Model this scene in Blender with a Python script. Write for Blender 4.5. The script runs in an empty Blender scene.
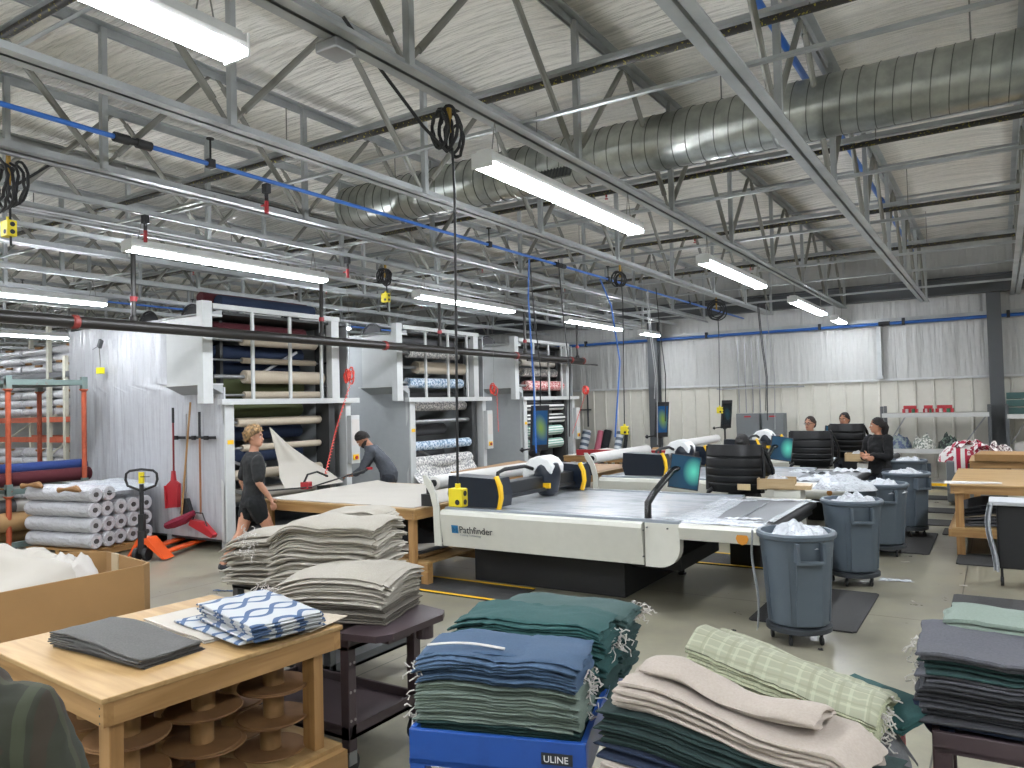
import bpy, bmesh, math, random
from math import sin, cos, pi, radians as R, sqrt
from mathutils import Vector as V, Matrix as MX, noise, Euler

C = bpy.context.scene.collection
S = bpy.context.scene
# ------------------------------------------------------------------ camera, world, exposure
cd = bpy.data.cameras.new('camera'); cam = bpy.data.objects.new('camera', cd); C.objects.link(cam)
cd.sensor_width = 36; cd.lens = 36 * 767.1 / 1024; cd.clip_start = .05; cd.clip_end = 200
_yaw, _p, _r = R(-32.444), R(1.584), R(-1.4665)
_f = V((sin(_yaw) * cos(_p), cos(_yaw) * cos(_p), sin(_p)))
_rt = V((cos(_yaw), -sin(_yaw), 0)); _up = _rt.cross(_f)
_rr = _rt * cos(_r) + _up * sin(_r); _uu = _up * cos(_r) - _rt * sin(_r)
cam.matrix_world = MX(((_rr.x, _uu.x, -_f.x, 0), (_rr.y, _uu.y, -_f.y, 0), (_rr.z, _uu.z, -_f.z, 1.95), (0, 0, 0, 1)))
S.camera = cam
wd = bpy.data.worlds.new('world'); S.world = wd; wd.use_nodes = True
wd.node_tree.nodes['Background'].inputs[0].default_value = (.6, .65, .7, 1)
wd.node_tree.nodes['Background'].inputs[1].default_value = .3
S.view_settings.view_transform = 'Standard'; S.view_settings.look = 'None'
S.view_settings.gamma = 1; S.view_settings.use_curve_mapping = False
S.view_settings.exposure = 0.4
LIGHT_POWER = 38.0

# ------------------------------------------------------------------ materials
def lin(h):
    h = h.lstrip('#'); o = []
    for i in (0, 2, 4):
        c = int(h[i:i + 2], 16) / 255
        o.append(c / 12.92 if c <= .04045 else ((c + .055) / 1.055) ** 2.4)
    return (*o, 1)
MC = {}
def M(name, col, rough=.6, metal=0, bump=None, var=None, emit=0, alpha=1, spec=.5, sheen=0, trans=0):
    """col hex; bump=(scale xyz, strength); var=(scale xyz, second hex, low, high)"""
    if name in MC: return MC[name]
    m = bpy.data.materials.new(name); m.use_nodes = True; nt = m.node_tree; N = nt.nodes; L = nt.links
    b = N['Principled BSDF']; b.inputs['Base Color'].default_value = lin(col)
    b.inputs['Roughness'].default_value = rough; b.inputs['Metallic'].default_value = metal
    b.inputs['Specular IOR Level'].default_value = spec; b.inputs['Alpha'].default_value = alpha
    if sheen: b.inputs['Sheen Weight'].default_value = sheen
    if trans: b.inputs['Transmission Weight'].default_value = trans
    if emit:
        b.inputs['Emission Color'].default_value = lin(col); b.inputs['Emission Strength'].default_value = emit
    tc = N.new('ShaderNodeTexCoord')
    def nz(sc, det=4, ro=.55):
        mp = N.new('ShaderNodeMapping'); mp.inputs['Scale'].default_value = sc if hasattr(sc, '__len__') else (sc,) * 3
        L.new(tc.outputs['Object'], mp.inputs[0])
        n = N.new('ShaderNodeTexNoise'); n.inputs['Scale'].default_value = 1; n.inputs['Detail'].default_value = det
        n.inputs['Roughness'].default_value = ro
        L.new(mp.outputs[0], n.inputs[0]); return n
    if var:
        n = nz(var[0]); r = N.new('ShaderNodeMapRange'); r.inputs[1].default_value = var[2]; r.inputs[2].default_value = var[3]
        L.new(n.outputs[0], r.inputs[0])
        mx = N.new('ShaderNodeMix'); mx.data_type = 'RGBA'; mx.inputs[6].default_value = lin(col); mx.inputs[7].default_value = lin(var[1])
        L.new(r.outputs[0], mx.inputs[0]); L.new(mx.outputs[2], b.inputs['Base Color'])
    else:
        n = nz(9.0); mx = N.new('ShaderNodeMix'); mx.data_type = 'RGBA'
        c = lin(col); mx.inputs[6].default_value = c; mx.inputs[7].default_value = (*[x * .86 for x in c[:3]], 1)
        L.new(n.outputs[0], mx.inputs[0])
        if not emit: L.new(mx.outputs[2], b.inputs['Base Color'])
    if bump:
        n = nz(bump[0], 3); bp = N.new('ShaderNodeBump'); bp.inputs['Strength'].default_value = bump[1]
        bp.inputs['Distance'].default_value = bump[2] if len(bump) > 2 else .02
        L.new(n.outputs[0], bp.inputs['Height']); L.new(bp.outputs[0], b.inputs['Normal'])
    MC[name] = m; return m

def nodes(m): return m.node_tree.nodes, m.node_tree.links, m.node_tree.nodes['Principled BSDF']

def mat_floor():
    m = M('polished_concrete', '#9a9588', .3); N, L, b = nodes(m)
    tc = N.new('ShaderNodeTexCoord')
    def noi(s, d=6, r=.6):
        n = N.new('ShaderNodeTexNoise'); n.inputs['Scale'].default_value = s; n.inputs['Detail'].default_value = d; n.inputs['Roughness'].default_value = r
        L.new(tc.outputs['Object'], n.inputs[0]); return n
    n1, n2, n3 = noi(.5, 8, .65), noi(3.5, 10, .7), noi(28, 4, .6)
    rp = N.new('ShaderNodeValToRGB'); e = rp.color_ramp.elements
    e[0].position = .32; e[0].color = lin('#67645a'); e[1].position = .68; e[1].color = lin('#98947f')
    ad = N.new('ShaderNodeMath'); ad.operation = 'MULTIPLY_ADD'; ad.inputs[1].default_value = .45
    L.new(n2.outputs[0], ad.inputs[0])
    m2 = N.new('ShaderNodeMath'); m2.operation = 'MULTIPLY'; m2.inputs[1].default_value = .55
    L.new(n1.outputs[0], m2.inputs[0]); L.new(m2.outputs[0], ad.inputs[2]); L.new(ad.outputs[0], rp.inputs[0])
    # saw-cut control joints every 3.66 m
    sx = N.new('ShaderNodeSeparateXYZ'); L.new(tc.outputs['Object'], sx.inputs[0])
    def joint(sock, off):
        a = N.new('ShaderNodeMath'); a.operation = 'ADD'; a.inputs[1].default_value = off; L.new(sock, a.inputs[0])
        q = N.new('ShaderNodeMath'); q.operation = 'PINGPONG'; q.inputs[1].default_value = 1.83; L.new(a.outputs[0], q.inputs[0])
        c = N.new('ShaderNodeMath'); c.operation = 'LESS_THAN'; c.inputs[1].default_value = .005; L.new(q.outputs[0], c.inputs[0]); return c
    j1, j2 = joint(sx.outputs[0], .38), joint(sx.outputs[1], -.2)
    mxj = N.new('ShaderNodeMath'); mxj.operation = 'MAXIMUM'; L.new(j1.outputs[0], mxj.inputs[0]); L.new(j2.outputs[0], mxj.inputs[1])
    mx = N.new('ShaderNodeMix'); mx.data_type = 'RGBA'; mx.inputs[7].default_value = lin('#35332e')
    L.new(mxj.outputs[0], mx.inputs[0]); L.new(rp.outputs[0], mx.inputs[6]); L.new(mx.outputs[2], b.inputs['Base Color'])
    rr = N.new('ShaderNodeMapRange'); rr.inputs[3].default_value = .16; rr.inputs[4].default_value = .5
    L.new(n2.outputs[0], rr.inputs[0]); L.new(rr.outputs[0], b.inputs['Roughness'])
    bp = N.new('ShaderNodeBump'); bp.inputs['Strength'].default_value = .06; L.new(n3.outputs[0], bp.inputs['Height']); L.new(bp.outputs[0], b.inputs['Normal'])
    return m
def mat_insul(name, sc1, sc2, col='#a9a69e', strength=.55):
    m = M(name, col, .27); N, L, b = nodes(m)
    tc = N.new('ShaderNodeTexCoord')
    def noi(sc, d, dist):
        mp = N.new('ShaderNodeMapping'); mp.inputs['Scale'].default_value = sc; L.new(tc.outputs['Object'], mp.inputs[0])
        n = N.new('ShaderNodeTexNoise'); n.inputs['Scale'].default_value = 1; n.inputs['Detail'].default_value = d; n.inputs['Distortion'].default_value = dist
        L.new(mp.outputs[0], n.inputs[0]); return n
    a, c = noi(sc1, 3, .25), noi(sc2, 4, .2)
    ad = N.new('ShaderNodeMath'); ad.operation = 'MULTIPLY_ADD'; ad.inputs[1].default_value = .35
    L.new(c.outputs[0], ad.inputs[0]); L.new(a.outputs[0], ad.inputs[2])
    bp = N.new('ShaderNodeBump'); bp.inputs['Strength'].default_value = strength; bp.inputs['Distance'].default_value = .16
    L.new(ad.outputs[0], bp.inputs['Height']); L.new(bp.outputs[0], b.inputs['Normal'])
    return m
def mat_stripes(name, axis, period, cols, rough=.8, duty=.5, wob=0):
    m = M(name, cols[0], rough); N, L, b = nodes(m)
    tc = N.new('ShaderNodeTexCoord'); sx = N.new('ShaderNodeSeparateXYZ'); L.new(tc.outputs['Object'], sx.inputs[0])
    q = N.new('ShaderNodeMath'); q.operation = 'MULTIPLY'; q.inputs[1].default_value = 1 / period; L.new(sx.outputs[axis], q.inputs[0])
    fr = N.new('ShaderNodeMath'); fr.operation = 'FRACT'; L.new(q.outputs[0], fr.inputs[0])
    c = N.new('ShaderNodeMath'); c.operation = 'LESS_THAN'; c.inputs[1].default_value = duty; L.new(fr.outputs[0], c.inputs[0])
    mx = N.new('ShaderNodeMix'); mx.data_type = 'RGBA'; mx.inputs[6].default_value = lin(cols[0]); mx.inputs[7].default_value = lin(cols[1])
    L.new(c.outputs[0], mx.inputs[0]); L.new(mx.outputs[2], b.inputs['Base Color']); return m
def mat_ogee(name, base, line, s=.19):
    """interlaced wavy trellis print: two families of sine curves"""
    m = M(name, base, .8); N, L, b = nodes(m); tc = N.new('ShaderNodeTexCoord'); sx = N.new('ShaderNodeSeparateXYZ'); L.new(tc.outputs['Object'], sx.inputs[0])
    def mt(op, a, c=None):
        n = N.new('ShaderNodeMath'); n.operation = op
        for i, v in enumerate((a, c)):
            if v is None: continue
            if isinstance(v, (int, float)): n.inputs[i].default_value = v
            else: L.new(v, n.inputs[i])
        return n.outputs[0]
    x = mt('MULTIPLY', sx.outputs[0], 1 / s); y = mt('MULTIPLY', sx.outputs[1], 1 / (s * 1.5))
    w = mt('MULTIPLY', mt('SINE', mt('MULTIPLY', y, 2 * pi)), .27)
    def fam(sg):
        v = mt('ADD', x, mt('MULTIPLY', w, sg)); return mt('LESS_THAN', mt('ABSOLUTE', mt('SUBTRACT', mt('FRACT', v), .5)), .085)
    k = mt('MAXIMUM', fam(1), fam(-1))
    mx = N.new('ShaderNodeMix'); mx.data_type = 'RGBA'; mx.inputs[6].default_value = lin(base); mx.inputs[7].default_value = lin(line)
    L.new(k, mx.inputs[0]); L.new(mx.outputs[2], b.inputs['Base Color']); return m
def mat_plaid(name, base, l1, l2, s=.09):
    m = M(name, base, .85); N, L, b = nodes(m); tc = N.new('ShaderNodeTexCoord'); sx = N.new('ShaderNodeSeparateXYZ'); L.new(tc.outputs['Object'], sx.inputs[0])
    cur = None
    for ax, per, du, col in ((0, s, .2, l1), (1, s * .8, .22, l1), (0, s * 1.7, .12, l2), (1, s * 1.45, .1, l2)):
        q = N.new('ShaderNodeMath'); q.operation = 'MULTIPLY'; q.inputs[1].default_value = 1 / per; L.new(sx.outputs[ax], q.inputs[0])
        fr = N.new('ShaderNodeMath'); fr.operation = 'FRACT'; L.new(q.outputs[0], fr.inputs[0])
        c = N.new('ShaderNodeMath'); c.operation = 'LESS_THAN'; c.inputs[1].default_value = du; L.new(fr.outputs[0], c.inputs[0])
        h = N.new('ShaderNodeMath'); h.operation = 'MULTIPLY'; h.inputs[1].default_value = .6; L.new(c.outputs[0], h.inputs[0])
        mx = N.new('ShaderNodeMix'); mx.data_type = 'RGBA'; mx.inputs[7].default_value = lin(col); mx.inputs[6].default_value = lin(base)
        if cur: L.new(cur, mx.inputs[6])
        L.new(h.outputs[0], mx.inputs[0]); cur = mx.outputs[2]
    L.new(cur, b.inputs['Base Color']); return m
def mat_wood(name, c1, c2, axis=0):
    m = M(name, c1, .5); N, L, b = nodes(m); tc = N.new('ShaderNodeTexCoord'); mp = N.new('ShaderNodeMapping')
    sc = [14, 14, 14]; sc[axis] = 1.2; mp.inputs['Scale'].default_value = sc; L.new(tc.outputs['Object'], mp.inputs[0])
    n = N.new('ShaderNodeTexNoise'); n.inputs['Scale'].default_value = 1.4; n.inputs['Detail'].default_value = 6; n.inputs['Distortion'].default_value = .8; L.new(mp.outputs[0], n.inputs[0])
    rp = N.new('ShaderNodeValToRGB'); e = rp.color_ramp.elements; e[0].position = .3; e[0].color = lin(c2); e[1].position = .65; e[1].color = lin(c1)
    L.new(n.outputs[0], rp.inputs[0]); L.new(rp.outputs[0], b.inputs['Base Color']); return m
def mat_screen(name, c1, c2, em, cx=.55, cz=.5):
    m = M(name, c1, .2); N, L, b = nodes(m); tc = N.new('ShaderNodeTexCoord')
    mp = N.new('ShaderNodeMapping'); mp.inputs['Location'].default_value = (-cx, -.5, -cz); L.new(tc.outputs['Generated'], mp.inputs[0])
    g = N.new('ShaderNodeTexGradient'); g.gradient_type = 'SPHERICAL'; 
    mp2 = N.new('ShaderNodeMapping'); mp2.inputs['Scale'].default_value = (2.6, .01, 2.2); L.new(mp.outputs[0], mp2.inputs[0]); L.new(mp2.outputs[0], g.inputs[0])
    rp = N.new('ShaderNodeValToRGB'); e = rp.color_ramp.elements; e[0].color = lin(c1); e[0].position = .1; e[1].color = lin(c2); e[1].position = .95
    L.new(g.outputs[0], rp.inputs[0]); L.new(rp.outputs[0], b.inputs['Emission Color']); L.new(rp.outputs[0], b.inputs['Base Color'])
    b.inputs['Emission Strength'].default_value = em; return m
def mat_print(name, base, blot, scale, thr=.5, soft=.04, rough=.75):
    return M(name, base, rough, var=((scale,) * 3, blot, thr - soft, thr + soft))

FLOOR = mat_floor()
CEIL = mat_insul('ceiling_insulation_film', (.8, 6, 1), (2.5, 18, 1), '#ebe8df', 1.0)
INSW = mat_insul('wall_insulation_film', (7, 1, .5), (20, 1, 1.5), '#b6b7b4', .45)
BARN = M('corrugated_steel_offwhite', '#cac8bd', .5, bump=((1, 1, 1), .05))
PLAST = M('painted_side_wall', '#a8a8a4', .6)
JST = M('joist_grey_paint', '#a9adad', .42, .3, var=((2, 2, 2), '#929696', .4, .7))
WEB = M('web_grey_paint', '#7f7f78', .5, .2)
DGREY = M('dark_grey_steel', '#4e5153', .5, .2)
GALV = M('galvanised_duct', '#a9aca6', .3, .85, bump=((6, 6, 6), .12), var=((5, 5, 5), '#8d918c', .35, .65))
SEAM = M('duct_seam', '#5f625e', .4, .8)
BLKP = M('black_steel_pipe', '#262422', .38, .3)
SPRK = mat_print('black_pipe_yellow_letters', '#23211c', '#8d8326', 40, .62, .02, .5)
BLUE = M('blue_air_pipe', '#2a62b0', .4)
LITE = M('led_diffuser', '#f4f8ff', .5, emit=LIGHT_POWER)
LITEH = M('fixture_housing', '#d4d6d4', .4)
YEL = M('yellow_plastic', '#e3cf1c', .5)
SAFE = M('safety_yellow', '#edbb18', .5)
BLK = M('black_rubber', '#17181a', .6)
BLKG = M('black_gloss_plastic', '#0d0f12', .22)
NAVY = M('navy_gloss_cover', '#141d2a', .28)
CRM = M('cream_painted_metal', '#cbcbc1', .4)
MWH = M('machine_white_paint', '#bfc2c1', .45)
MGR = M('machine_light_grey', '#9fa3a4', .5)
MDK = M('machine_dark_inside', '#3b3c3c', .6, .3)
STEEL = M('bare_steel', '#9a9c9d', .35, .7)
RED = M('red_paint', '#a3222a', .45)
ORNG = M('orange_rack_paint', '#a44a2b', .55, var=((9, 9, 9), '#85371e', .5, .75))
TEALR = M('rack_green_grey', '#5f6f6b', .55, var=((12, 12, 12), '#7d3f2a', .6, .72))
WOOD = mat_wood('pine_lumber', '#a88354', '#8d6a3d', 0)
WOODV = mat_wood('pine_lumber_upright', '#a57f50', '#89653a', 2)
WOODY = mat_wood('pine_lumber_cross', '#a88354', '#8d6a3d', 1)
PLY = mat_wood('plywood_top', '#b09264', '#99794c', 0)
CARD = M('corrugated_cardboard', '#957246', .8, var=((3, 3, 3), '#8d6c42', .4, .7))
CARDI = M('cardboard_inside', '#b58a55', .85)
REEL = M('kraft_paperboard', '#84603a', .75, var=((4, 4, 4), '#6f4f2f', .4, .7))
WPL = M('white_stretch_plastic', '#bcbdc1', .25, bump=((9, 16, 16), .8, .04))
CPL = M('crumpled_clear_film', '#c0c5ca', .2, bump=((22, 22, 22), .9, .03))
SHEET = mat_insul('white_plastic_sheeting', (6, 1, .6), (2, 1, 2), '#b3b5b9', .35)
CAN = M('grey_blue_plastic', '#525d66', .5)
CAND = M('dark_grey_plastic', '#33383d', .55)
MAT = M('black_foam_mat', '#2c2c2c', .75, bump=((60, 60, 60), .3))
BRN = M('brown_plastic_cart', '#3d3134', .5)
BLUC = M('blue_painted_cart', '#1a4690', .38, var=((5, 5, 5), '#15387a', .5, .7))
SKIN = M('skin', '#c08d73', .55); SKINT = M('tan_skin', '#a9765a', .55)
WHT = M('white_cotton', '#c3bfb9', .85, bump=((50, 50, 50), .1))
def cloth(name, c, c2=None, s=120): return M(name, c, .92, var=((s, s, s), c2 or c, .3, .7), bump=((160, 160, 160), .2, .003))

# ------------------------------------------------------------------ mesh builder
class B:
    def __init__(s): s.bm = bmesh.new()
    def box(s, x0, x1, y0, y1, z0, z1, bev=0, m=None):
        vs = [s.bm.verts.new((x, y, z)) for x in (x0, x1) for y in (y0, y1) for z in (z0, z1)]
        fs = [s.bm.faces.new([vs[i] for i in q]) for q in ((0, 1, 3, 2), (4, 6, 7, 5), (0, 4, 5, 1), (2, 3, 7, 6), (0, 2, 6, 4), (1, 5, 7, 3))]
        if bev:
            es = list({e for f in fs for e in f.edges})
            r = bmesh.ops.bevel(s.bm, geom=es, offset=bev, segments=2, affect='EDGES', profile=.5)
            vs = list({v for v in r['verts']} | {v for v in vs if v.is_valid})
        if m is not None:
            for v in vs: v.co = m @ v.co
        return s
    def obox(s, c, sx, sy, sz, rot=(0, 0, 0), bev=0):
        m = MX.Translation(c) @ Euler(rot).to_matrix().to_4x4()
        return s.box(-sx / 2, sx / 2, -sy / 2, sy / 2, -sz / 2, sz / 2, bev, m)
    def path(s, pts, r, n=8, closed=False, rs=None, flat=1, cap=True):
        pts = [V(p) for p in pts]; k = len(pts); rings = []
        up = V((0, 0, 1))
        t0 = (pts[1] - pts[0]).normalized()
        if abs(t0.z) > .9: up = V((0, 1, 0))
        a = t0.cross(up).normalized()
        for i, p in enumerate(pts):
            if closed: t = (pts[(i + 1) % k] - pts[i - 1]).normalized()
            else: t = (pts[min(i + 1, k - 1)] - pts[max(i - 1, 0)]).normalized()
            a = (a - t * a.dot(t)).normalized(); b = t.cross(a)
            q = rs[i] if rs else r
            rings.append([s.bm.verts.new(p + (a * cos(2 * pi * j / n) + b * sin(2 * pi * j / n) * flat) * q) for j in range(n)])
        for i in range(k if closed else k - 1):
            A, Bq = rings[i], rings[(i + 1) % k]
            for j in range(n): s.bm.faces.new((A[j], A[(j + 1) % n], Bq[(j + 1) % n], Bq[j]))
        if not closed and cap: s.bm.faces.new(rings[0][::-1]); s.bm.faces.new(rings[-1])
        return s
    def tube(s, a, b, r, r2=None, n=10): return s.path([a, b], r, n, rs=[r, r2 if r2 is not None else r])
    def bar(s, a, b, w, h=None):
        """square bar between two points"""
        h = h or w; a, b = V(a), V(b); t = (b - a).normalized(); up = V((0, 0, 1)) if abs(t.z) < .95 else V((1, 0, 0))
        x = t.cross(up).normalized(); y = x.cross(t)
        R0 = [[s.bm.verts.new(p + x * (w / 2 * i) + y * (h / 2 * j)) for i, j in ((-1, -1), (1, -1), (1, 1), (-1, 1))] for p in (a, b)]
        for j in range(4): s.bm.faces.new((R0[0][j], R0[0][(j + 1) % 4], R0[1][(j + 1) % 4], R0[1][j]))
        s.bm.faces.new(R0[0][::-1]); s.bm.faces.new(R0[1]); return s
    def lathe(s, prof, c=(0, 0, 0), n=24, rot=None, sx=1, sy=1, off=None):
        m = MX.Translation(c) @ (rot if rot else MX()); rings = []
        for i, (r, z) in enumerate(prof):
            o = off[i] if off else (0, 0)
            rings.append([s.bm.verts.new(m @ V((max(r, .0003) * cos(2 * pi * j / n) * sx + o[0], max(r, .0003) * sin(2 * pi * j / n) * sy + o[1], z))) for j in range(n)])
        for i in range(len(prof) - 1):
            for j in range(n): s.bm.faces.new((rings[i][j], rings[i][(j + 1) % n], rings[i + 1][(j + 1) % n], rings[i + 1][j]))
        s.bm.faces.new(rings[0][::-1]); s.bm.faces.new(rings[-1]); return s
    def prism(s, pts, axis, a, b):
        """polygon in the two other axes (in xyz order), extruded along axis"""
        def mk(p, t): q = list(p); q.insert(axis, t); return s.bm.verts.new(q)
        A = [mk(p, a) for p in pts]; Bq = [mk(p, b) for p in pts]; n = len(pts)
        s.bm.faces.new(A); s.bm.faces.new(Bq[::-1])
        for j in range(n): s.bm.faces.new((A[j], Bq[j], Bq[(j + 1) % n], A[(j + 1) % n]))
        return s
    def sheet(s, f, nu, nv, th=0, closed_v=False):
        """open surface f(u,v); th gives thickness along -normal by a second offset surface (z)"""
        G = [[s.bm.verts.new(f(i / nu, j / nv)) for j in range(nv + 1)] for i in range(nu + 1)]
        for i in range(nu):
            for j in range(nv): s.bm.faces.new((G[i][j], G[i + 1][j], G[i + 1][j + 1], G[i][j + 1]))
        if th:
            H = [[s.bm.verts.new(V(f(i / nu, j / nv)) + (th if isinstance(th, V) else V((0, 0, -th)))) for j in range(nv + 1)] for i in range(nu + 1)]
            for i in range(nu):
                for j in range(nv): s.bm.faces.new((H[i][j], H[i][j + 1], H[i + 1][j + 1], H[i + 1][j]))
            for i in range(nu):
                s.bm.faces.new((G[i][0], H[i][0], H[i + 1][0], G[i + 1][0])); s.bm.faces.new((G[i][nv], G[i + 1][nv], H[i + 1][nv], H[i][nv]))
            for j in range(nv):
                s.bm.faces.new((G[0][j], G[0][j + 1], H[0][j + 1], H[0][j])); s.bm.faces.new((G[nu][j], H[nu][j], H[nu][j + 1], G[nu][j + 1]))
        return s
    def heap(s, c, rx, ry, h, seed=0, n=20, rough=.35, base=0):
        """crumpled heap dome"""
        c = V(c); f = []
        def fn(u, v):
            a = v * 2 * pi; r = u
            nn = noise.noise(V((cos(a) * r * 2.2 + seed, sin(a) * r * 2.2, seed))) * rough * 1.6 + noise.noise(V((cos(a) * r * 6 + seed, sin(a) * r * 6, seed + 5))) * rough * .7
            z = h * (sqrt(max(0, 1 - r * r)) * (1 + nn)) if r < 1 else 0
            k = 1 + .12 * noise.noise(V((cos(a) * 2, sin(a) * 2, seed)))
            return c + V((rx * r * cos(a) * k, ry * r * sin(a) * k, max(z, base)))
        s.sheet(fn, n // 2, n + 8)
        bmesh.ops.remove_doubles(s.bm, verts=s.bm.verts, dist=1e-5)
        bs = [e for e in s.bm.edges if e.is_boundary]
        if bs: bmesh.ops.contextual_create(s.bm, geom=bs)
        return s
    def xf(s, m):
        for v in s.bm.verts: v.co = m @ v.co
        return s
    def done(s, name, mat, parent=None, smooth=False, loc=None):
        bmesh.ops.recalc_face_normals(s.bm, faces=s.bm.faces)
        me = bpy.data.meshes.new(name)
        if parent is None and loc is None:
            xs = [v.co for v in s.bm.verts]
            loc = V(((min(v.x for v in xs) + max(v.x for v in xs)) / 2, (min(v.y for v in xs) + max(v.y for v in xs)) / 2, min(v.z for v in xs)))
        if parent is None:
            for v in s.bm.verts: v.co -= V(loc)
        s.bm.to_mesh(me); s.bm.free()
        if mat: me.materials.append(mat)
        if smooth:
            for p in me.polygons: p.use_smooth = True
            me.set_sharp_from_angle(angle=R(38))
        o = bpy.data.objects.new(name, me); C.objects.link(o)
        if parent is None: o.location = loc
        else: o.parent = parent
        return o
def thing(name, label, cat, loc=(0, 0, 0), rz=0, group=None):
    o = bpy.data.objects.new(name, None); C.objects.link(o); o.location = loc; o.rotation_euler = (0, 0, rz)
    o.empty_display_size = .1
    return tag(o, label, cat, group)
def tag(o, label, cat, group=None, kind=None):
    if label: o['label'] = label
    if cat: o['category'] = cat
    if group: o['group'] = group
    if kind: o['kind'] = kind
    return o
def struct(o): o['kind'] = 'structure'; return o
def dup(root, loc, rz=None, label=None, group=None):
    def cp(o, par):
        c = o.copy(); C.objects.link(c)
        if par: c.parent = par
        for k in o.children: cp(k, c)
        return c
    r = cp(root, None); r.location = loc
    if rz is not None: r.rotation_euler = (0, 0, rz)
    if label: r['label'] = label
    if group: r['group'] = group
    return r
def text(name, body, size, mat, parent, loc, rot, ext=.001):
    cu = bpy.data.curves.new(name, 'FONT'); cu.body = body; cu.size = size; cu.extrude = ext
    o = bpy.data.objects.new(name, cu); C.objects.link(o)
    dg = bpy.context.evaluated_depsgraph_get(); me = bpy.data.meshes.new_from_object(o.evaluated_get(dg))
    bpy.data.objects.remove(o); me.materials.clear(); me.materials.append(mat)
    q = bpy.data.objects.new(name, me); C.objects.link(q); q.parent = parent; q.location = loc; q.rotation_euler = rot
    return q
ROTY = MX.Rotation(pi / 2, 4, 'Y'); ROTX = MX.Rotation(-pi / 2, 4, 'X')   # z->x ; z->y
ORD = ['first', 'second', 'third', 'fourth', 'fifth', 'sixth', 'seventh', 'eighth', 'ninth', 'tenth', 'eleventh', 'twelfth', 'thirteenth', 'fourteenth']

# ------------------------------------------------------------------ room shell
X0, X1, Y0, Y1, H = -30, 5.5, -4, 19.2, 5.32
def shell(name, args, m): return struct(B().box(*args).done(name, m, loc=(0, 0, 0)))
shell('floor', (X0, X1, Y0, Y1, -.1, 0), FLOOR)
# ceiling film: gently billowing between the joists
struct(B().sheet(lambda u, v: V((X0 + (X1 - X0) * u, Y0 + (Y1 - Y0) * v, H - .03 + .05 * abs(sin(pi * (X0 + (X1 - X0) * u + 1.38) / 1.63)) + .02 * noise.noise(V((u * 40, v * 30, 0))))), 220, 60, V((0, 0, .08))).done('ceiling', CEIL, smooth=True, loc=(0, 0, 0)))
shell('wall_left', (X0 - .1, X0, Y0, Y1, 0, H + .2), PLAST)
shell('wall_right', (X1, X1 + .1, Y0, Y1, 0, H + .2), BARN)
shell('wall_front', (X0, X1, Y0 - .1, Y0, 0, H + .2), BARN)
# back wall: ribbed steel below, plastic-faced insulation above
bb = B(); x = X0; pts = []
while x < X1:
    pts += [(x, 0), (x + .30, 0), (x + .315, -.035), (x + .345, -.035), (x + .36, 0)]; x += .36
pts = [(p[0], Y1 - .04 + p[1]) for p in pts] + [(X1, Y1), (X0, Y1)]
bb.prism(pts, 2, 0, 2.31); struct(bb.done('wall_back', BARN, loc=(0, 0, 0)))
struct(B().sheet(lambda u, v: V((X0 + (X1 - X0) * u, Y1 - .03 - .035 * noise.noise(V((u * 90, 0, v * 1.2))), 2.31 + (H - 2.2) * v)), 300, 6, V((0, .12, 0))).done('wall_back_upper', INSW, smooth=True, loc=(0, 0, 0)))
shell('trim_1', (X0, X1, Y1 - .1, Y1 - .03, 2.28, 2.33), MWH)
shell('trim_2', (X0, X1, Y1 - .09, Y1 - .05, 3.62, 3.69), JST)
b = B().box(X0, X1, 18.75, 18.97, 4.06, 4.10).box(X0, X1, 18.75, 18.97, 4.4, 4.44).box(X0, X1, 18.84, 18.88, 4.1, 4.4)
tag(b.done('steel_girder', DGREY), 'long dark grey steel girder running under the roof along the back wall', 'beam')
for cx, lab in ((-.05, 'dark grey steel column on the back wall between the two storage racks'), (-7.6, 'dark grey steel column on the back wall behind the hanging tablet screen'), (-15.2, 'dark grey steel column on the back wall behind the storage machines')):
    b = B().box(cx - .13, cx + .13, 18.8, 18.83, 0, 4.06).box(cx - .13, cx + .13, 19.0, 19.03, 0, 4.06).box(cx - .02, cx + .02, 18.83, 19.0, 0, 4.06)
    tag(b.done('steel_column', DGREY), lab, 'column')
tag(B().box(-2.31, -2.22, 19.0, 19.1, 2.33, 3.62).box(-2.33, -2.2, 18.99, 19.02, 2.33, 2.4).done('wall_post', JST), 'grey steel wall post on the plastic covered upper back wall', 'post')

# ------------------------------------------------------------------ roof joists
JX = [.33 - 1.63 * k for k in range(18)]
PITCH = 2.17; NODE0 = 3.51
ys0, ys1 = -3.0, 18.75
bz, tz = 3.95, 5.19
jroot = thing('roof_joist', 'x', 'joist', (0, 0, 0), 0, 'open web roof joists')
def chord(z, up):
    b = B(); h = .075 * up
    for s_ in (-1, 1):
        b.box(min(s_ * .012, s_ * .085), max(s_ * .012, s_ * .085), ys0, ys1, min(z, z + .008 * up), max(z, z + .008 * up))
        b.box(min(s_ * .012, s_ * .02), max(s_ * .012, s_ * .02), ys0, ys1, min(z, z + h), max(z, z + h))
    return b
chord(bz, 1).done('bottom_chord', JST, jroot); chord(tz, -1).done('top_chord', JST, jroot)
diag = B().path([(0, 0, bz + .04), (0, .13, bz + .19)], .016, 8).path([(0, .13, bz + .19), (0, PITCH / 2 - .1, tz - .12)], .027, 8).path([(0, PITCH / 2 - .1, tz - .12), (0, PITCH / 2, tz - .03)], .016, 8)
d1 = diag.done('web', WEB, jroot, True); d1.location = (0, NODE0, 0)
d2 = d1.copy(); C.objects.link(d2); d2.rotation_euler = (0, 0, pi)
v1 = B().bar((.03, 0, bz + .03), (.03, 0, tz - .03), .05, .05).done('web', JST, jroot); v1.location = (0, NODE0, 0)
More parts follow.
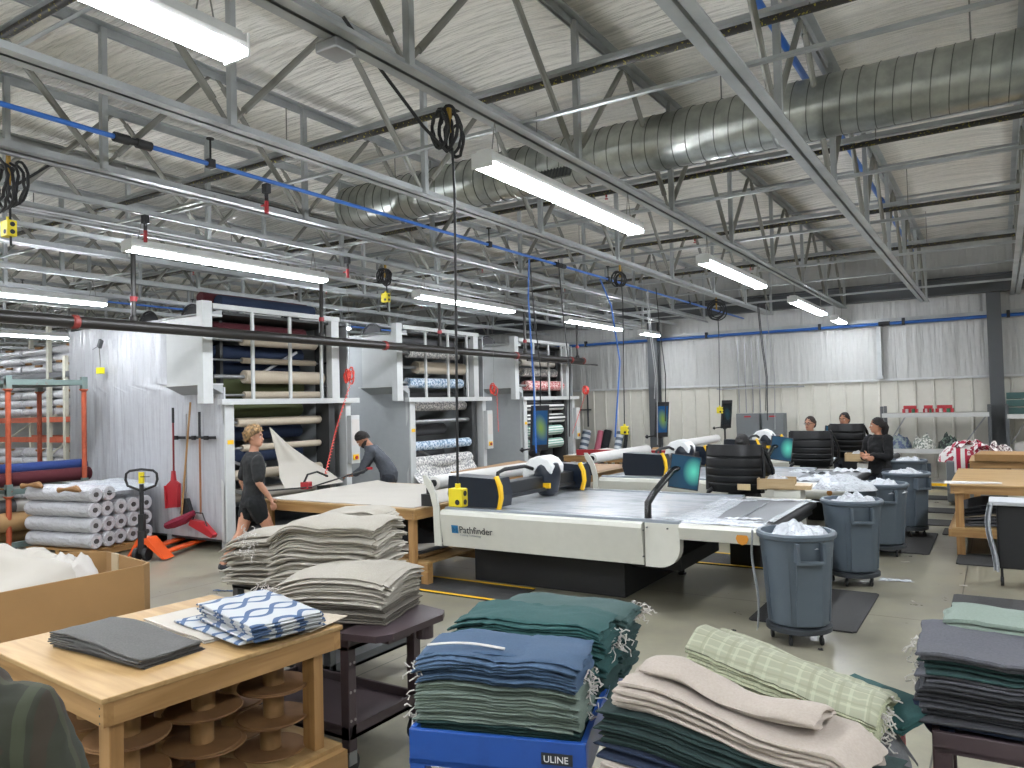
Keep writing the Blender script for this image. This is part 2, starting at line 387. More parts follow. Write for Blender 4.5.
k0, k1 = int((ys0 - NODE0) / PITCH) , int((ys1 - NODE0) / PITCH)
for k in range(k0, k1 + 1):
    y = NODE0 + k * PITCH
    for src in (d1, d2, v1):
        if k == 0: continue
        if src is d1 and y + PITCH / 2 > ys1: continue
        c = src.copy(); C.objects.link(c); c.parent = jroot; c.location = (0, y, 0)
for i, x in enumerate(JX):
    if i == 0: o = jroot; o.location = (x, 0, 0)
    else: o = dup(jroot, (x, 0, 0))
    o['label'] = ('grey open web roof joist, %s from the right end of the room' % ORD[i]) if i < 12 else 'thin far grey roof joist among the crowded ones at the left end'

# cross bridging, purlin struts, sprinkler pipes
SP = [(y, 4.6) for y in (2.57, 5.48, 8.78, 12.1, 15.4)]
names = ['nearest', 'second nearest', 'middle', 'second farthest', 'farthest']
for (y, z), nm in zip(SP, names):
    t = thing('sprinkler_pipe', 'black sprinkler pipe under a grey strut crossing the joists, %s of the five' % nm, 'pipe', (-12, y, z), 0, 'black sprinkler pipes across the roof')
    B().tube((-17.5, 0, 0), (17.3, 0, 0), .03, n=10).done('pipe', SPRK, t, True)
    b = B().box(-17.5, 17.3, -.03, .03, .045, .05).box(-17.5, 17.3, .025, .03, .05, .11); b.done('strut', JST, t)
    b = B()
    for k in range(7):
        b.path([(-15 + k * 5.2, 0, .03), (-15 + k * 5.2, 0, .6)], .006, 6)
    b.done('hanger_rods', WEB, t)
    for k in range(6):
        hx = (6.1 if y < 7 else 7.9) + k * -4.2
        h = B().tube((hx, 0, -.03), (hx, 0, -.06), .012, n=8).lathe([(.02, -.075), (.022, -.08), (.022, -.085)], (hx, 0, 0), 10); h.done('sprinkler_head', RED, t)
BR = [(1.6, 4.04), (4.85, 4.04), (7.9, 4.04), (10.2, 4.04), (12.8, 4.04), (14.6, 4.04), (17.0, 4.04), (3.2, 5.08), (9.9, 5.08), (11.6, 5.08), (13.6, 5.08), (16.3, 5.08)]
for i, (y, z) in enumerate(BR):
    b = B().box(-29, 5.3, y - .022, y + .022, z, z + .005).box(-29, 5.3, y + .017, y + .022, z, z + .04)
    tag(b.done('bridging_angle', JST), 'thin grey bridging angle laid across the %s chords of the joists' % ('bottom' if z < 5 else 'top'), 'bracing', 'thin bridging angles across the ' + ('bottom' if z < 5 else 'top') + ' chords')

# ------------------------------------------------------------------ spiral duct
t = thing('spiral_duct', 'large round galvanised spiral duct running across the roof through the joists', 'duct', (-7.2, 7.42, 4.60))
B().path([(0, 0, 0), (12.6, 0, 0)], .275, 40).done('duct_body', GALV, t, True)
b = B()
for j in range(int(12.5 / .14)):
    x = .1 + j * .14
    b.path([(x + .07 * sin(a * 2 * pi / 28) * .5, .279 * cos(a * 2 * pi / 28), .279 * sin(a * 2 * pi / 28)) for a in range(28)], .0042, 5, closed=True)
b.done('spiral_seam', SEAM, t)
b = B().lathe([(.275, 0), (.29, .01), (.29, .05), (.275, .06)], (0, 0, 0), 40, ROTY)
for j in range(4):
    b.lathe([(.277, 0), (.29, .01), (.29, .03), (.277, .04)], (3.2 + 2.9 * j - .6, 0, 0), 40, ROTY)
b.done('joint_band', GALV, t, True)
for gx in (3.15, 8.6):
    g = B().obox((gx, -.235, -.13), .62, .02, .26, (R(-28), 0, 0)).done('air_grille', SEAM, t)
    q = B()
    for k in range(16): q.obox((gx - .29 + k * .039, -.25, -.137), .012, .02, .25, (R(-28), 0, 0))
    q.done('vanes', DGREY, g)
b = B()
for k in range(6): b.path([(.8 + 2.1 * k, 0, .27), (.8 + 2.1 * k, 0, .65)], .007, 6)
b.done('hanger_rods', WEB, t)

# ------------------------------------------------------------------ LED strip lights
lt = thing('strip_light', 'x', 'light', (0, 0, 3.6), 0, 'hanging LED strip lights')
B().prism([(-.086, .021), (-.086, .05), (-.05, .115), (.05, .115), (.086, .05), (.086, .021)], 1, -1.31, 1.31).done('housing', LITEH, lt)
for s_ in (-1, 1): B().box(-.088, .088, s_ * 1.318 - .008, s_ * 1.318 + .008, -.012, .1, .004).done('end_cap', LITEH, lt)
B().prism([(-.08, .02), (-.07, 0), (-.04, -.012), (.04, -.012), (.07, 0), (.08, .02)], 1, -1.305, 1.305).done('diffuser', LITE, lt, True)
for s_ in (-1, 1): B().box(min(s_ * .08, s_ * .088), max(s_ * .08, s_ * .088), -1.3, 1.3, .006, .02).done('added_side_glow', M('ceiling_fill_glow', '#f4f8ff', .5, emit=LIGHT_POWER * 4), lt)  # thin glowing side strips added to throw light up onto the ceiling
for s_ in (-1, 1):
    b = B()
    for q in (-.05, .05): b.path([(0, s_ * 1.15 + q, .115), (0, s_ * 1.15, .36)], .004, 5)
    b.done('hanging_wire', WEB, lt)
LP = [(-2.95, 1.0, 'nearest strip light, big at the top left of the picture'), (-2.95, 5.65, 'strip light below the duct, brightest near the middle of the roof'), (-2.95, 10.3, 'strip light to the right beyond the duct, third in its row'), (-2.95, 15.0, 'small strip light beyond the third one in the right row'), (-2.95, 19.0 - .9, 'tiny farthest strip light by the back wall at right'),
      (-7.3, 5.7, 'long strip light in front of the fabric storage machines at left'), (-7.3, 10.2, 'strip light above the second storage machine'), (-7.3, 14.85, 'strip light above the third storage machine'), (-7.3, 17.9, 'short looking strip light above the column at the back wall'),
      (-11.3, 5.1, 'strip light at the left edge just above the black pipe'), (-11.3, 10.2, 'strip light hidden mostly by the first storage machine'), (-11.3, 14.9, 'strip light behind the second storage machine'), (-16.7, 7.35, 'strip light at the left edge below the black pipe'),
      (-16.7, 3.0, None), (-16.7, 12.0, None), (-7.3, 1.0, None), (-11.3, 1.0, None), (1.4, 1.0, None), (1.4, 5.65, None), (1.4, 10.3, None), (1.4, 15.0, None), (1.4, -2.6, None), (-7.3, -2.6, None), (-2.95, -2.6, None),
      (-22, 3.0, None), (-22, 7.5, None), (-22, 12.0, None), (-26.5, 7.5, None)]
for i, (x, y, lab) in enumerate(LP):
    o = lt if i == 0 else dup(lt, (x, y, 3.6))
    o.location = (x, y, 3.6)
    if y > 17: o.scale = (1, .4, 1)
    if abs(x + 2.95) > .1:
        for q in (-1.15, 1.15): B().box(-.62, 1.2, q - .015, q + .015, .355, .38).done('support_strut', JST, o)
    o['label'] = 'white ' + (lab or 'strip light in the rows beyond the machines or outside the picture')

# ------------------------------------------------------------------ overhead pipes
def pipe(name, p0, p1, r, m, label, cat='pipe', group=None): return tag(B().tube(p0, p1, r, n=12).done(name, m, smooth=True), label, cat, group)
def airpipe(x, z, y0, y1, label, clamps=(), couple=()):
    t = thing('air_pipe', label, 'pipe', (x, 0, z), 0)
    B().tube((0, y0, 0), (0, y1, 0), .018, n=10).done('pipe', BLUE, t, True)
    for y in clamps:
        b = B().box(-.03, .03, y - .03, y + .03, -.03, .04, .006).path([(0, y, .04), (0, y, .2)], .008, 6).lathe([(.0, .2), (.03, .2), (.03, .21)], (0, y, 0), 12); b.done('pipe_clamp', BLK, t)
    for y in couple:
        B().tube((0, y - .14, 0), (0, y - .03, 0), .036, n=12).tube((0, y + .03, 0), (0, y + .14, 0), .036, n=12).tube((0, y - .14, 0), (0, y + .14, 0), .026, n=12).done('coupling', BLK, t, True)
    return t
airpipe(-5.24, 3.93, -3, 18.9, 'blue compressed air pipe running between joists toward the back wall', (3.85, 7.8, 11.2, 15), (3.2, 9.6))
airpipe(-12.85, 3.9, -3, 18.9, 'blue compressed air pipe low over the tops of the storage machines', (6, 9, 12), ())
t = thing('air_pipe', 'blue compressed air pipe running level along the whole back wall', 'pipe', (0, 18.95, 3.56))
B().tube((-24, 0, 0), (5.4, 0, 0), .035, n=12).done('pipe', BLUE, t, True)
for x in (-18, -13, -9.6, -6.2, -3.5, -1.75, .2, 1.8): B().box(x - .03, x + .03, -.045, .05, -.05, .1, .006).done('pipe_clamp', BLK, t)
B().tube((-2.25, 0, 0), (-2.02, 0, 0), .05, n=12).done('coupling', BLK, t, True)
t = thing('air_pipe', 'blue air pipe fixed high beside the top chord of the right joist', 'pipe', (-1.47, 0, 5.02))
B().tube((0, -2, 0), (0, 18.7, 0), .032, n=10).done('pipe', BLUE, t, True)
for y in (7.95, 13.2): B().tube((0, y, 0), (0, y + .3, 0), .045, n=12).done('coupling', BLUE, t, True)
def cable(name, pts, r, m, label, cat='cable', n=6, group=None):
    return tag(B().path(pts, r, n).done(name, m, smooth=True), label, cat, group)
cable('blue_cable', [(-7 + .2 * i, 8.9 + .02 * sin(i), 4.88 + .05 * sin(i * .7)) for i in range(34)], .012, BLUE, 'thin blue cable looping across the roof beyond the duct')
# black hanging pipe in front of the machines
t = thing('black_steel_pipe', 'thick black steel pipe hung on rods across the front of the storage machines', 'pipe', (-8.8, 0, 3.02))
B().tube((0, -3, 0), (0, 17.2, 0), .068, n=20).done('pipe', BLKP, t, True)
for y in (1.5, 5.36, 8.41, 11.37, 14.42, 16.9):
    h = B().path([(0, y, .07), (0, y, 1.0)], .03, 8).lathe([(.045, .06), (.05, .1), (.035, .13)], (0, y, 0), 12); h.done('hanger_post', BLKP, t, True)
    B().lathe([(.042, .3), (.042, .36)], (0, y, 0), 12).done('red_fitting', RED, t)
for y in (4.62, 9.8, 14.0, 16.5, 17.15): B().lathe([(.07, 0), (.082, .015), (.082, .065), (.07, .08)], (0, y, 0), 20, ROTX).done('red_coupling', M('red_oxide', '#7d2b26', .5), t, True)
pipe('cable_tray_rod', (-8.8, 14.5, 2.935), (-8.8, 18.0, 2.935), .02, BLKP, 'thin black rod below the end of the thick black pipe', 'rod')
# galvanised conduits
pipe('conduit', (-6.1, -3, 3.9), (-6.1, 18.8, 3.9), .016, STEEL, 'thin grey conduit strapped beside a joist left of the blue air pipe', 'conduit')
pipe('conduit', (-7.75, -3, 3.88), (-7.75, 18.8, 3.88), .016, STEEL, 'thin grey conduit under the joist above the middle row of lights', 'conduit')
for x, z, l in ((-6.85, 3.86, 'grey strut channel running under the joists left of the middle'), (-8.1, 3.84, 'grey strut channel running just right of the black hanging pipe'), (-10.6, 3.86, 'grey strut channel over the tops of the storage machines')):
    tag(B().box(x - .02, x + .02, -3, 18.7, z, z + .006).box(x - .02, x - .016, -3, 18.7, z, z + .05).box(x + .016, x + .02, -3, 18.7, z, z + .05).done('strut_channel', JST), l, 'channel')
b = B()
for k in range(5): b.tube((-5.45 + k * .17, 19.02, 1.62), (-5.45 + k * .17, 19.02, 3.5), .014, n=8)
b.box(-6.0, -3.9, 19.0, 19.04, 2.2, 2.24)
tag(b.done('conduit_bundle', STEEL), 'vertical grey conduits rising from the electrical cabinets on the back wall', 'conduit')

# ------------------------------------------------------------------ electrical drops
def coil(x, y, z, r=.14, n=5, sq=.6, seed=1, mat=BLK, thick=.011):
    rnd = random.Random(seed); b = B()
    for k in range(n):
        dx, dz, rr = rnd.uniform(-.03, .03), rnd.uniform(-.05, .03), r * rnd.uniform(.8, 1.15)
        b.path([(x + dx + rr * sq * cos(a * pi / 11), y + rnd.uniform(-.01, .01) + .03 * (k - n / 2) , z + dz + rr * sin(a * pi / 11)) for a in range(22)], thick, 6, closed=True)
    return b
def drop(x, y, ztop, zbox, label, seed, box=True, r=.14, sq=.6, zc=None, strap=True):
    t = thing('power_drop', label, 'cord reel', (x, y, ztop))
    zc = zc or ztop - r - .08
    coil(0, 0, zc - ztop, r, 6, sq, seed).done('cord_coil', BLK, t, True)
    if strap: B().box(-.012, .012, -.012, .012, zc - ztop, .0).done('strap', M('wood_hook', '#a7832e', .6), t)
    B().path([(.02, 0, zc - ztop - r + .02), (.03, 0, zc - ztop - r - .3), (0, 0, zbox - ztop + .08)], .0085, 8).done('cord', BLK, t, True)
    if box:
        bx = B().box(-.055, .055, -.035, .035, zbox - ztop - .06, zbox - ztop + .06, .008).tube((0, 0, zbox - ztop + .05), (0, 0, zbox - ztop + .09), .018, n=8).done('outlet_box', YEL, t)
        B().tube((.056, 0, zbox - ztop - .028), (.058, 0, zbox - ztop - .028), .018, n=12).tube((.056, 0, zbox - ztop + .028), (.058, 0, zbox - ztop + .028), .018, n=12).tube((.02, -.038, zbox - ztop - .028), (.02, -.036, zbox - ztop - .028), .018, n=12).done('socket', BLK, bx)
    return t
drop(-3.0, 4.03, 3.93, 1.36, 'black cord coil on a wooden hook with long cord down to a yellow outlet box', 3, r=.13, sq=.5, zc=3.76)
drop(-6.19, 2.8, 3.93, 3.36, 'coiled black cord and yellow outlet box at the left edge under the roof', 5, r=.16, sq=.9)
drop(-6.85, 7.7, 3.87, 3.42, 'coiled black cord with yellow box above the second storage machine', 6, r=.1, sq=.9)
drop(-4.56, 10.15, 3.93, 1.55, 'cord and yellow outlet box hanging near the leaning rolls', 7, r=.1, sq=.8)
drop(-4.56, 14.6, 3.93, 1.75, 'coiled cord with yellow box above the second cutting table', 8, r=.16, sq=1)
t = thing('retractor_cord', 'short grey cord with small yellow box on the white sheeted machine side', 'cord reel', (-12.1, 6.8, 3.0))
B().path([(0, 0, .12), (-.02, 0, .0), (0, 0, -.28)], .006, 6).done('cord', WEB, t); B().obox((0, 0, .1), .08, .05, .14, (0, .5, 0), .01).path([(0, 0, .08), (-.22, 0, .02)], .005, 5).done('clip', DGREY, t)
B().box(-.06, .06, -.04, .04, -.38, -.28, .008).done('outlet_box', M('bright_yellow', '#e8e010', .5), t)
# spiral red air hoses
def hose(pts, label, seed, r=.03):
    b = B(); P_ = []
    for i in range(len(pts) - 1):
        a, c = V(pts[i]), V(pts[i + 1]); n = max(8, int((c - a).length / .012))
        for k in range(n):
            q = a.lerp(c, k / n); ph = (c - a).length * k / n * 95
            P_.append(q + V((0, r * cos(ph), r * sin(ph) * .6)))
    b.path(P_, .007, 5); return tag(b.done('coiled_air_hose', M('red_hose', '#d8473a', .4), smooth=True), label, 'hose')
hose([(-8.75, 8.95, 2.35), (-8.6, 8.5, 1.7), (-8.1, 7.75, 1.0)], 'stretched red coiled air hose in front of the first storage machine', 1, .02)
tag(coil(-8.75, 8.95, 2.5, .09, 5, .5, 4, MC['red_hose'], .012).done('hose_coil', MC['red_hose'], smooth=True), 'bundled red air hose knot hanging beside the first machine opening', 'hose')
hose([(-8.7, 13.1, 2.2), (-8.75, 13.2, 1.4)], 'thin red coiled hose hanging beside the second storage machine', 2, .012)
tag(coil(-8.7, 13.0, 2.3, .1, 4, .6, 9, MC['red_hose'], .012).done('hose_coil', MC['red_hose'], smooth=True), 'red hose loop hanging beside the second storage machine', 'hose')
hose([(-8.7, 17.1, 2.2), (-8.9, 16.7, 1.2)], 'thin red coiled hose hanging beside the third storage machine', 3, .012)
tag(coil(-8.7, 17.1, 2.3, .1, 4, .6, 10, MC['red_hose'], .012).done('hose_coil', MC['red_hose'], smooth=True), 'red hose loop hanging beside the third storage machine', 'hose')
for x, y, z, l in ((-8.75, 8.95, 2.58, 'first'), (-8.7, 13.0, 2.38, 'second'), (-8.7, 17.1, 2.38, 'third')):
    tag(B().path([(x, y, z), (x, y, 3.4), (-8.79, y, 3.96)], .004, 5).done('suspension_wire', WEB), 'thin wire holding the red hose beside the %s storage machine' % l, 'wire')
# black cords above the roof chords
cable('extension_cord', [(-6.5, 2.95, 3.75), (-6.4, 3.2, 3.98), (-6.3, 3.8, 4.05), (-6.2, 4.9, 4.04), (-6.2, 6.2, 4.03)], .012, BLK, 'black cord leading from the left coil up onto the joist')
cable('extension_cord', [(-3.03, 3.1, 4.15), (-3.02, 3.4, 3.95), (-3.0, 3.75, 3.72), (-3.0, 4.0, 3.62)], .011, BLK, 'black cord sagging from the junction box to the hanging coil')
tag(B().box(-3.08, -2.92, 2.93, 3.09, 3.89, 3.95, .01).done('junction_box', STEEL), 'square grey junction box under the joist above the middle', 'box')
cable('blue_hose', [(-5.24, 10.9, 3.9), (-5.2, 11.2, 3.5), (-5.1, 11.25, 2.6), (-5.2, 11.2, 1.4)], .014, BLUE, 'blue air hose dropping from the roof to the cutting table')
cable('blue_hose', [(-5.24, 8.75, 3.9), (-5.3, 8.8, 3.4), (-5.28, 8.85, 2.2), (-5.3, 8.9, 1.3)], .013, BLUE, 'blue air hose dropping beside the third storage machine')
for i, (x, y, z) in enumerate(((-5.05, 12.6, 1.2), (-4.95, 12.75, 1.6), (-4.1, 16.3, 1.5), (-4.0, 16.5, 1.3), (-4.15, 16.4, 1.7), (-5.4, 9.2, 1.8), (-5.2, 12.9, 2.0), (-5.0, 9.3, 1.5))):
    cable('ceiling_cable', [(x - .1, y, 3.95), (x - .05, y, 3.2), (x + .03, y, 2.4), (x, y, z)], .009, BLK if i % 3 else STEEL, 'thin dark cord hanging from the roof above the cutting tables', group='cords hanging above the cutting tables')
# red valves on the drops
for i, (x, y, z, lab) in enumerate(((-5.3, 4.45, 3.72, 'red handled brass valve under the blue air pipe at left'), (-6.85, 4.3, 3.66, 'red and yellow valve fitting above the long strip light'), (-6.85, 7.0, 3.66, 'red fitting on the black post between joists'))):
    t = thing('air_valve', lab, 'valve', (x, y, z)); B().tube((0, 0, .05), (0, 0, .2), .016, n=8).box(-.03, .03, -.025, .025, .12, .2).done('fitting', BLK, t)
    B().tube((0, 0, -.06), (0, 0, .05), .018, n=8).box(-.07, .01, -.008, .008, .01, .025).done('valve_body', RED, t)

# ------------------------------------------------------------------ fabric rolls
def fabric_roll(p0, p1, r, mat, label, group=None, core=True, sag=0, endm=None):
    """a roll lying between two end points"""
    p0, p1 = V(p0), V(p1); L_ = (p1 - p0).length; d = (p1 - p0).normalized()
    q = V((0, 0, 1)).rotation_difference(d).to_matrix().to_4x4()
    t = bpy.data.objects.new('fabric_roll', None); C.objects.link(t); t.location = p0; t.rotation_euler = q.to_euler(); t.empty_display_size = .1
    tag(t, label, 'roll', group)
    prof = [(r * .35, .004), (r * .9, 0), (r, .012)] + [(r * (1 + .02 * sin(k * 2.1 + r * 90)), .012 + (L_ - .024) * k / 9) for k in range(1, 9)] + [(r, L_ - .012), (r * .9, L_), (r * .35, L_ - .004)]
    B().lathe(prof, n=20).done('fabric', mat, t, True)
    if core: B().tube((0, 0, -(p0.y % 4 - 2.93 + .1) if False else -core), (0, 0, L_ + .06), min(r * .35, .03), n=10).done('core_tube', endm or STEEL, t, True)
    return t
cB = cloth('beige_canvas', '#b8ad9b', '#a89d8b'); cN = cloth('navy_cloth', '#1d2c47', '#18243b'); cG = cloth('olive_cloth', '#4c5233'); cR = cloth('maroon_cloth', '#451019')
cGY = cloth('grey_cloth', '#5d5e60', '#4e4f52'); cW = cloth('ivory_cloth', '#b5b0a6'); cT = cloth('brown_kraft_cloth', '#9a7a52'); cBL = cloth('royal_blue_cloth', '#1d3266')
pB = mat_print('blue_floral_print', '#c9d4de', '#6f8ba6', 22); pW = mat_print('grey_floral_print', '#d4d2cd', '#8b8c8d', 26); pR = mat_print('red_pattern', '#a6343c', '#dcc3bd', 30)
pS = mat_stripes('blue_white_stripe', 1, .12, ('#cfd6da', '#43546b')); pST = mat_stripes('black_white_stripe', 1, .09, ('#d4d4d0', '#26282b')); pG = mat_stripes('green_white_stripe', 1, .06, ('#d8ddd6', '#7ba394'))

# ------------------------------------------------------------------ storage machines
def machine(yo, ordn, rolls, sheet):
    lab = {1: 'tall white roll storage machine nearest, with plastic sheeted side and brooms', 2: 'tall white roll storage machine standing between the other two', 3: 'tall white roll storage machine farthest, nearest the back wall'}[ordn]
    t = thing('roll_storage_machine', lab, 'storage machine', (-9.22, yo, 0))
    D = 4.05; W = 2.46; Z = 3.42
    def sd(u, v):
        z = .16 + (Z - .2) * v; x = -D + (D - (.97 if 2.34 < z < 3.3 else 0)) * u
        return V((x, (.02 * noise.noise(V((x * 3, z * 1.1, yo))) - .012 * max(0, 1 - abs(((x + .3) % .82) - .41) * 25)) * (1 if sheet else .1), z))
    B().sheet(sd, 60, 30, V((0, .03, 0))).done('side_panel', SHEET if sheet else MGR, t, True)
    B().box(-D, 0, W - .03, W, .1, Z).done('side_panel', MGR, t)
    B().box(-D, -D + .04, .03, W - .03, .1, Z).done('back_panel', MDK, t)
    B().box(-D + .04, -.02, .03, W - .03, Z - .08, Z - .04).done('top_panel', MDK, t)
    B().box(-D + .04, -.05, .03, W - .03, .12, .18).done('floor_panel', MDK, t)
    for k in range(4):
        for y_ in (.02, W - .12): B().box(-D + .1 + k * 1.28, -D + .2 + k * 1.28, y_, y_ + .1, 0, .16).done('foot', MGR, t)
    # projecting upper corner housing with sloped underside
    b = B().prism([(-.98, 0), (-.86, -.3), (-.0, -.3), (0, -.28), (-.85, -.28), (-.95, 0)], 2, 2.36, 3.32).box(-.97, 0, -.3, .0, 2.34, 2.36).box(-.97, 0, -.3, .0, 3.3, 3.33)
    b.done('corner_housing', MWH, t)
    B().prism([(-.3, 2.36), (0, 2.22), (0, 2.36)], 0, -.95, -.01).done('housing_slope', MGR, t); B().prism([(-.3, 3.32), (0, 3.4), (0, 3.32)], 0, -.95, -.01).done('housing_slope', MGR, t)
    B().box(-.08, .05, -.36, -.2, 2.08, 3.5, .006).done('front_post', MWH, t)
    B().box(-.08, .03, .0, .15, .14, 2.06, .006).done('front_post', MWH, t)
    B().box(-.12, .04, W - .12, W + .0, .14, 2.06, .006).done('front_post', MWH, t)
    B().box(-.08, .05, W - .42, W - .25, 2.12, 3.46, .006).done('front_post', MWH, t)
    B().box(.0, .07, -.2, W - .25, 3.4, 3.47).done('rail', MWH, t)
    B().box(.0, .1, -.1, W + .15, 2.06, 2.14).done('rail', MWH, t)
    for yy in (.48, 1.18, 1.82): B().box(.02, .055, yy - .022, yy + .022, 2.14, 3.4).done('mullion', MWH, t)
    B().box(-.02, -.0, -.0, .03, .16, 2.1).done('edge_trim', MGR, t)
    # control column at right
    B().box(-.3, .0, 2.0, 2.12, .14, 2.06).done('inner_post', MDK, t)
    cb = B().box(.04, .14, W - .1, W + .1, 1.05, 1.85, .008).done('control_box', MWH, t)
    B().box(.14, .142, W - .08, W + .08, 1.35, 1.78).done('paper_notice', WHT, cb); B().tube((.14, W, 1.15), (.165, W, 1.15), .03, n=12).done('stop_button', RED, cb)
    B().box(.14, .15, W - .07, W + .06, 1.11, 1.2).done('yellow_plate', SAFE, cb)
    B().box(.032, .036, .03, .13, 1.50, 1.56).done('warning_sticker', SAFE, t)
    b = B()
    for k in range(8): b.path([(-.35 - .02 * k, 2.15, .3 + k * .4), (-.35, 2.35, .35 + k * .4)], .02, 6)
    b.box(-.45, -.3, 2.14, 2.2, .2, 3.3).box(-.5, -.4, .25, .3, .2, 3.3).done('chain_guide', MDK, t)
    b = B().bar((-.2, .2, .85), (-.2, 1.3, .45), .05).bar((-.3, .3, 1.25), (-.3, 1.2, .9), .04).bar((-.4, 1.0, 2.55), (-.4, 1.7, 2.9), .04)
    b.done('brace', STEEL, t)
    for k, (yy, xx) in enumerate(((.35, -1.2), (.4, -2.4), (2.0, -.9))):
        B().path([(xx + .26 * cos(a * pi / 12), yy, 3.36 + .26 * sin(a * pi / 12)) for a in range(13)], .018, 6).prism([(xx + .24 * cos(a * pi / 12), 3.36 + .24 * sin(a * pi / 12)) for a in range(13)], 1, yy + .01, yy + .03).done('sprocket_guard', M('dark_mesh_guard', '#2b2c2e', .7), t, False)
    g = 'fabric rolls hanging in the %s storage machine' % ORD[ordn - 1]
    for (z, r, m, y0, y1, xo, lab) in rolls:
        fabric_roll((-9.22 + xo, yo + y0, z), (-9.22 + xo, yo + y1, z), r, m, lab + ' in the %s storage machine' % ORD[ordn - 1], None, (y0 + (.02 if z > 2.1 else -.08)) if xo > -.5 and z < 3.4 else 0)
    return t
U, Lw = 'upper window', 'lower opening'
machine(6.93, 1, [
    (3.62, .09, cR, .0, 2.0, -.5, 'dark red fabric roll riding on the roof'), (3.56, .1, cN, .15, 1.95, -.3, 'navy fabric roll riding on the roof'),
    (3.2, .09, cR, .1, 1.9, -.45, 'dark red roll highest'), (3.02, .08, cB, .55, 2.0, -.3, 'beige roll just above the black pipe'), (2.86, .11, cN, .1, 1.95, -.6, 'navy roll behind the black pipe'),
    (2.72, .045, cB, .55, 2.0, -.3, 'thin beige roll just below the black pipe'), (2.63, .12, cN, .05, 1.95, -.7, 'navy roll in the dark behind the thin beige one'), (2.47, .1, cB, .5, 2.05, -.2, 'thick beige roll in the middle'), (2.32, .16, cG, .2, 2.0, -.7, 'thick olive roll low'), (2.2, .055, cB, .5, 2.0, -.2, 'thin beige roll along the bottom'),
    (1.98, .12, cG, .2, 2.0, -.7, 'olive roll just below the rail'), (1.8, .065, cB, .36, 1.98, -.2, 'beige roll at the top of the lower opening'), (1.63, .11, cN, .15, 1.9, -.6, 'navy roll under the top beige one'), (1.42, .05, cB, .45, 1.98, -.2, 'thin beige roll halfway down'), (1.28, .11, cN, .15, 1.9, -.6, 'navy roll behind the raised cloth'), (1.03, .075, cB, .2, 1.98, -.2, 'beige roll behind the raised cloth'), (.72, .1, cW, .2, 1.95, -.35, 'ivory roll lowest')], True)
machine(10.93, 2, [
    (3.25, .11, cGY, .2, 2.0, -.5, 'grey roll highest'), (3.0, .09, pW, .4, 2.0, -.35, 'grey print roll behind the black pipe'), (2.72, .12, cB, .45, 2.0, -.2, 'thick pale roll in the upper window'), (2.42, .1, pB, .2, 1.9, -.2, 'blue print roll in the upper window'), (2.2, .06, cGY, .2, 2.0, -.5, 'dark roll above the rail'),
    (1.97, .09, pW, .3, 2.0, -.2, 'grey print roll under the rail'), (1.68, .04, STEEL, .1, 2.0, -.1, 'bare steel tube'), (1.5, .12, cGY, .2, 1.9, -.7, 'charcoal roll'), (1.22, .09, pB, .1, 2.0, -.1, 'pale blue print roll'), (.9, .12, pW, .1, 2.0, -.1, 'white floral roll with a hanging end'), (1.02, .1, cGY, .2, 1.9, -.75, 'dark roll behind the white floral one')], False)
machine(14.93, 3, [
    (3.25, .1, cGY, .2, 2.0, -.5, 'grey roll highest'), (2.95, .08, cW, .4, 2.0, -.3, 'ivory roll behind the black pipe'), (2.72, .1, pW, .3, 1.9, -.2, 'grey print roll'), (2.4, .12, pR, .3, 2.0, -.1, 'red patterned roll in the upper window'), (2.2, .07, cGY, .2, 2.0, -.5, 'dark roll above the rail'),
    (1.9, .1, pST, .2, 2.0, -.1, 'black and white striped roll'), (1.6, .12, pST, .2, 2.0, -.1, 'second black and white striped roll'), (1.32, .12, pG, .3, 1.9, -.1, 'green and white striped roll'), (1.0, .12, pG, .3, 1.9, -.1, 'lowest green and white striped roll')], False)
b = B().sheet(lambda u, v: V((-9.25 + .5 * v * v + .05 * sin(u * 9), 11.05 + 1.9 * u + .25 * v * (u - .5), .86 - .5 * v + .1 * abs(u - .5) * v)), 16, 10, V((.004, 0, -.004)))
tag(b.done('hanging_fabric_end', pW, smooth=True), 'white floral fabric end hanging out of the second storage machine', 'fabric')
# brooms on the machine side
t = thing('tool_rail', 'black tool holder rail screwed to the machine side holding the brooms', 'rail', (-9.8, 6.86, 1.6)); B().box(-.47, .46, 0, .03, -.02, .02, .005).done('rail', BLK, t)
b = B();
for x in (-.4, .02, .3): b.box(x - .03, x + .03, -.04, 0, -.03, .03)
b.done('clips', BLK, t)
def handle(b, x, z0, z1, x1=None, y=6.81, r=.013): b.tube((x, y, z0), (x1 if x1 is not None else x, y, z1), r, n=8)
t = thing('shovel', 'red plastic shovel hanging on the white machine side', 'shovel', (-10.22, 6.81, .62))
b = B(); b.tube((0, 0, .5), (.0, 0, 1.42), .014, n=8); b.done('handle', M('dark_red', '#7b1a22', .4), t, True); B().tube((0, 0, 1.2), (0, 0, 1.42), .018, n=8).done('grip', BLK, t, True)
B().prism([(-.03, .5), (.03, .5), (.05, .36), (.15, .32), (.14, -.02), (-.15, -.05), (-.17, .28), (-.05, .36)], 1, -.02, .012).prism([(-.17, .28), (-.15, -.05), (-.13, -.05), (-.15, .28)], 1, -.05, -.02).prism([(.15, .3), (.14, -.02), (.12, -.02), (.13, .3)], 1, -.05, -.02).done('scoop', RED, t)
t = thing('lobby_brush', 'small black brush hanging between the shovel and the wooden broom', 'brush', (-9.93, 6.81, .45)); B().tube((0, 0, .25), (.03, 0, 1.5), .009, n=8).done('handle', STEEL, t, True); B().prism([(-.03, .28), (.04, .28), (.16, .03), (-.12, .06)], 1, -.03, .03).done('bristles', BLK, t)
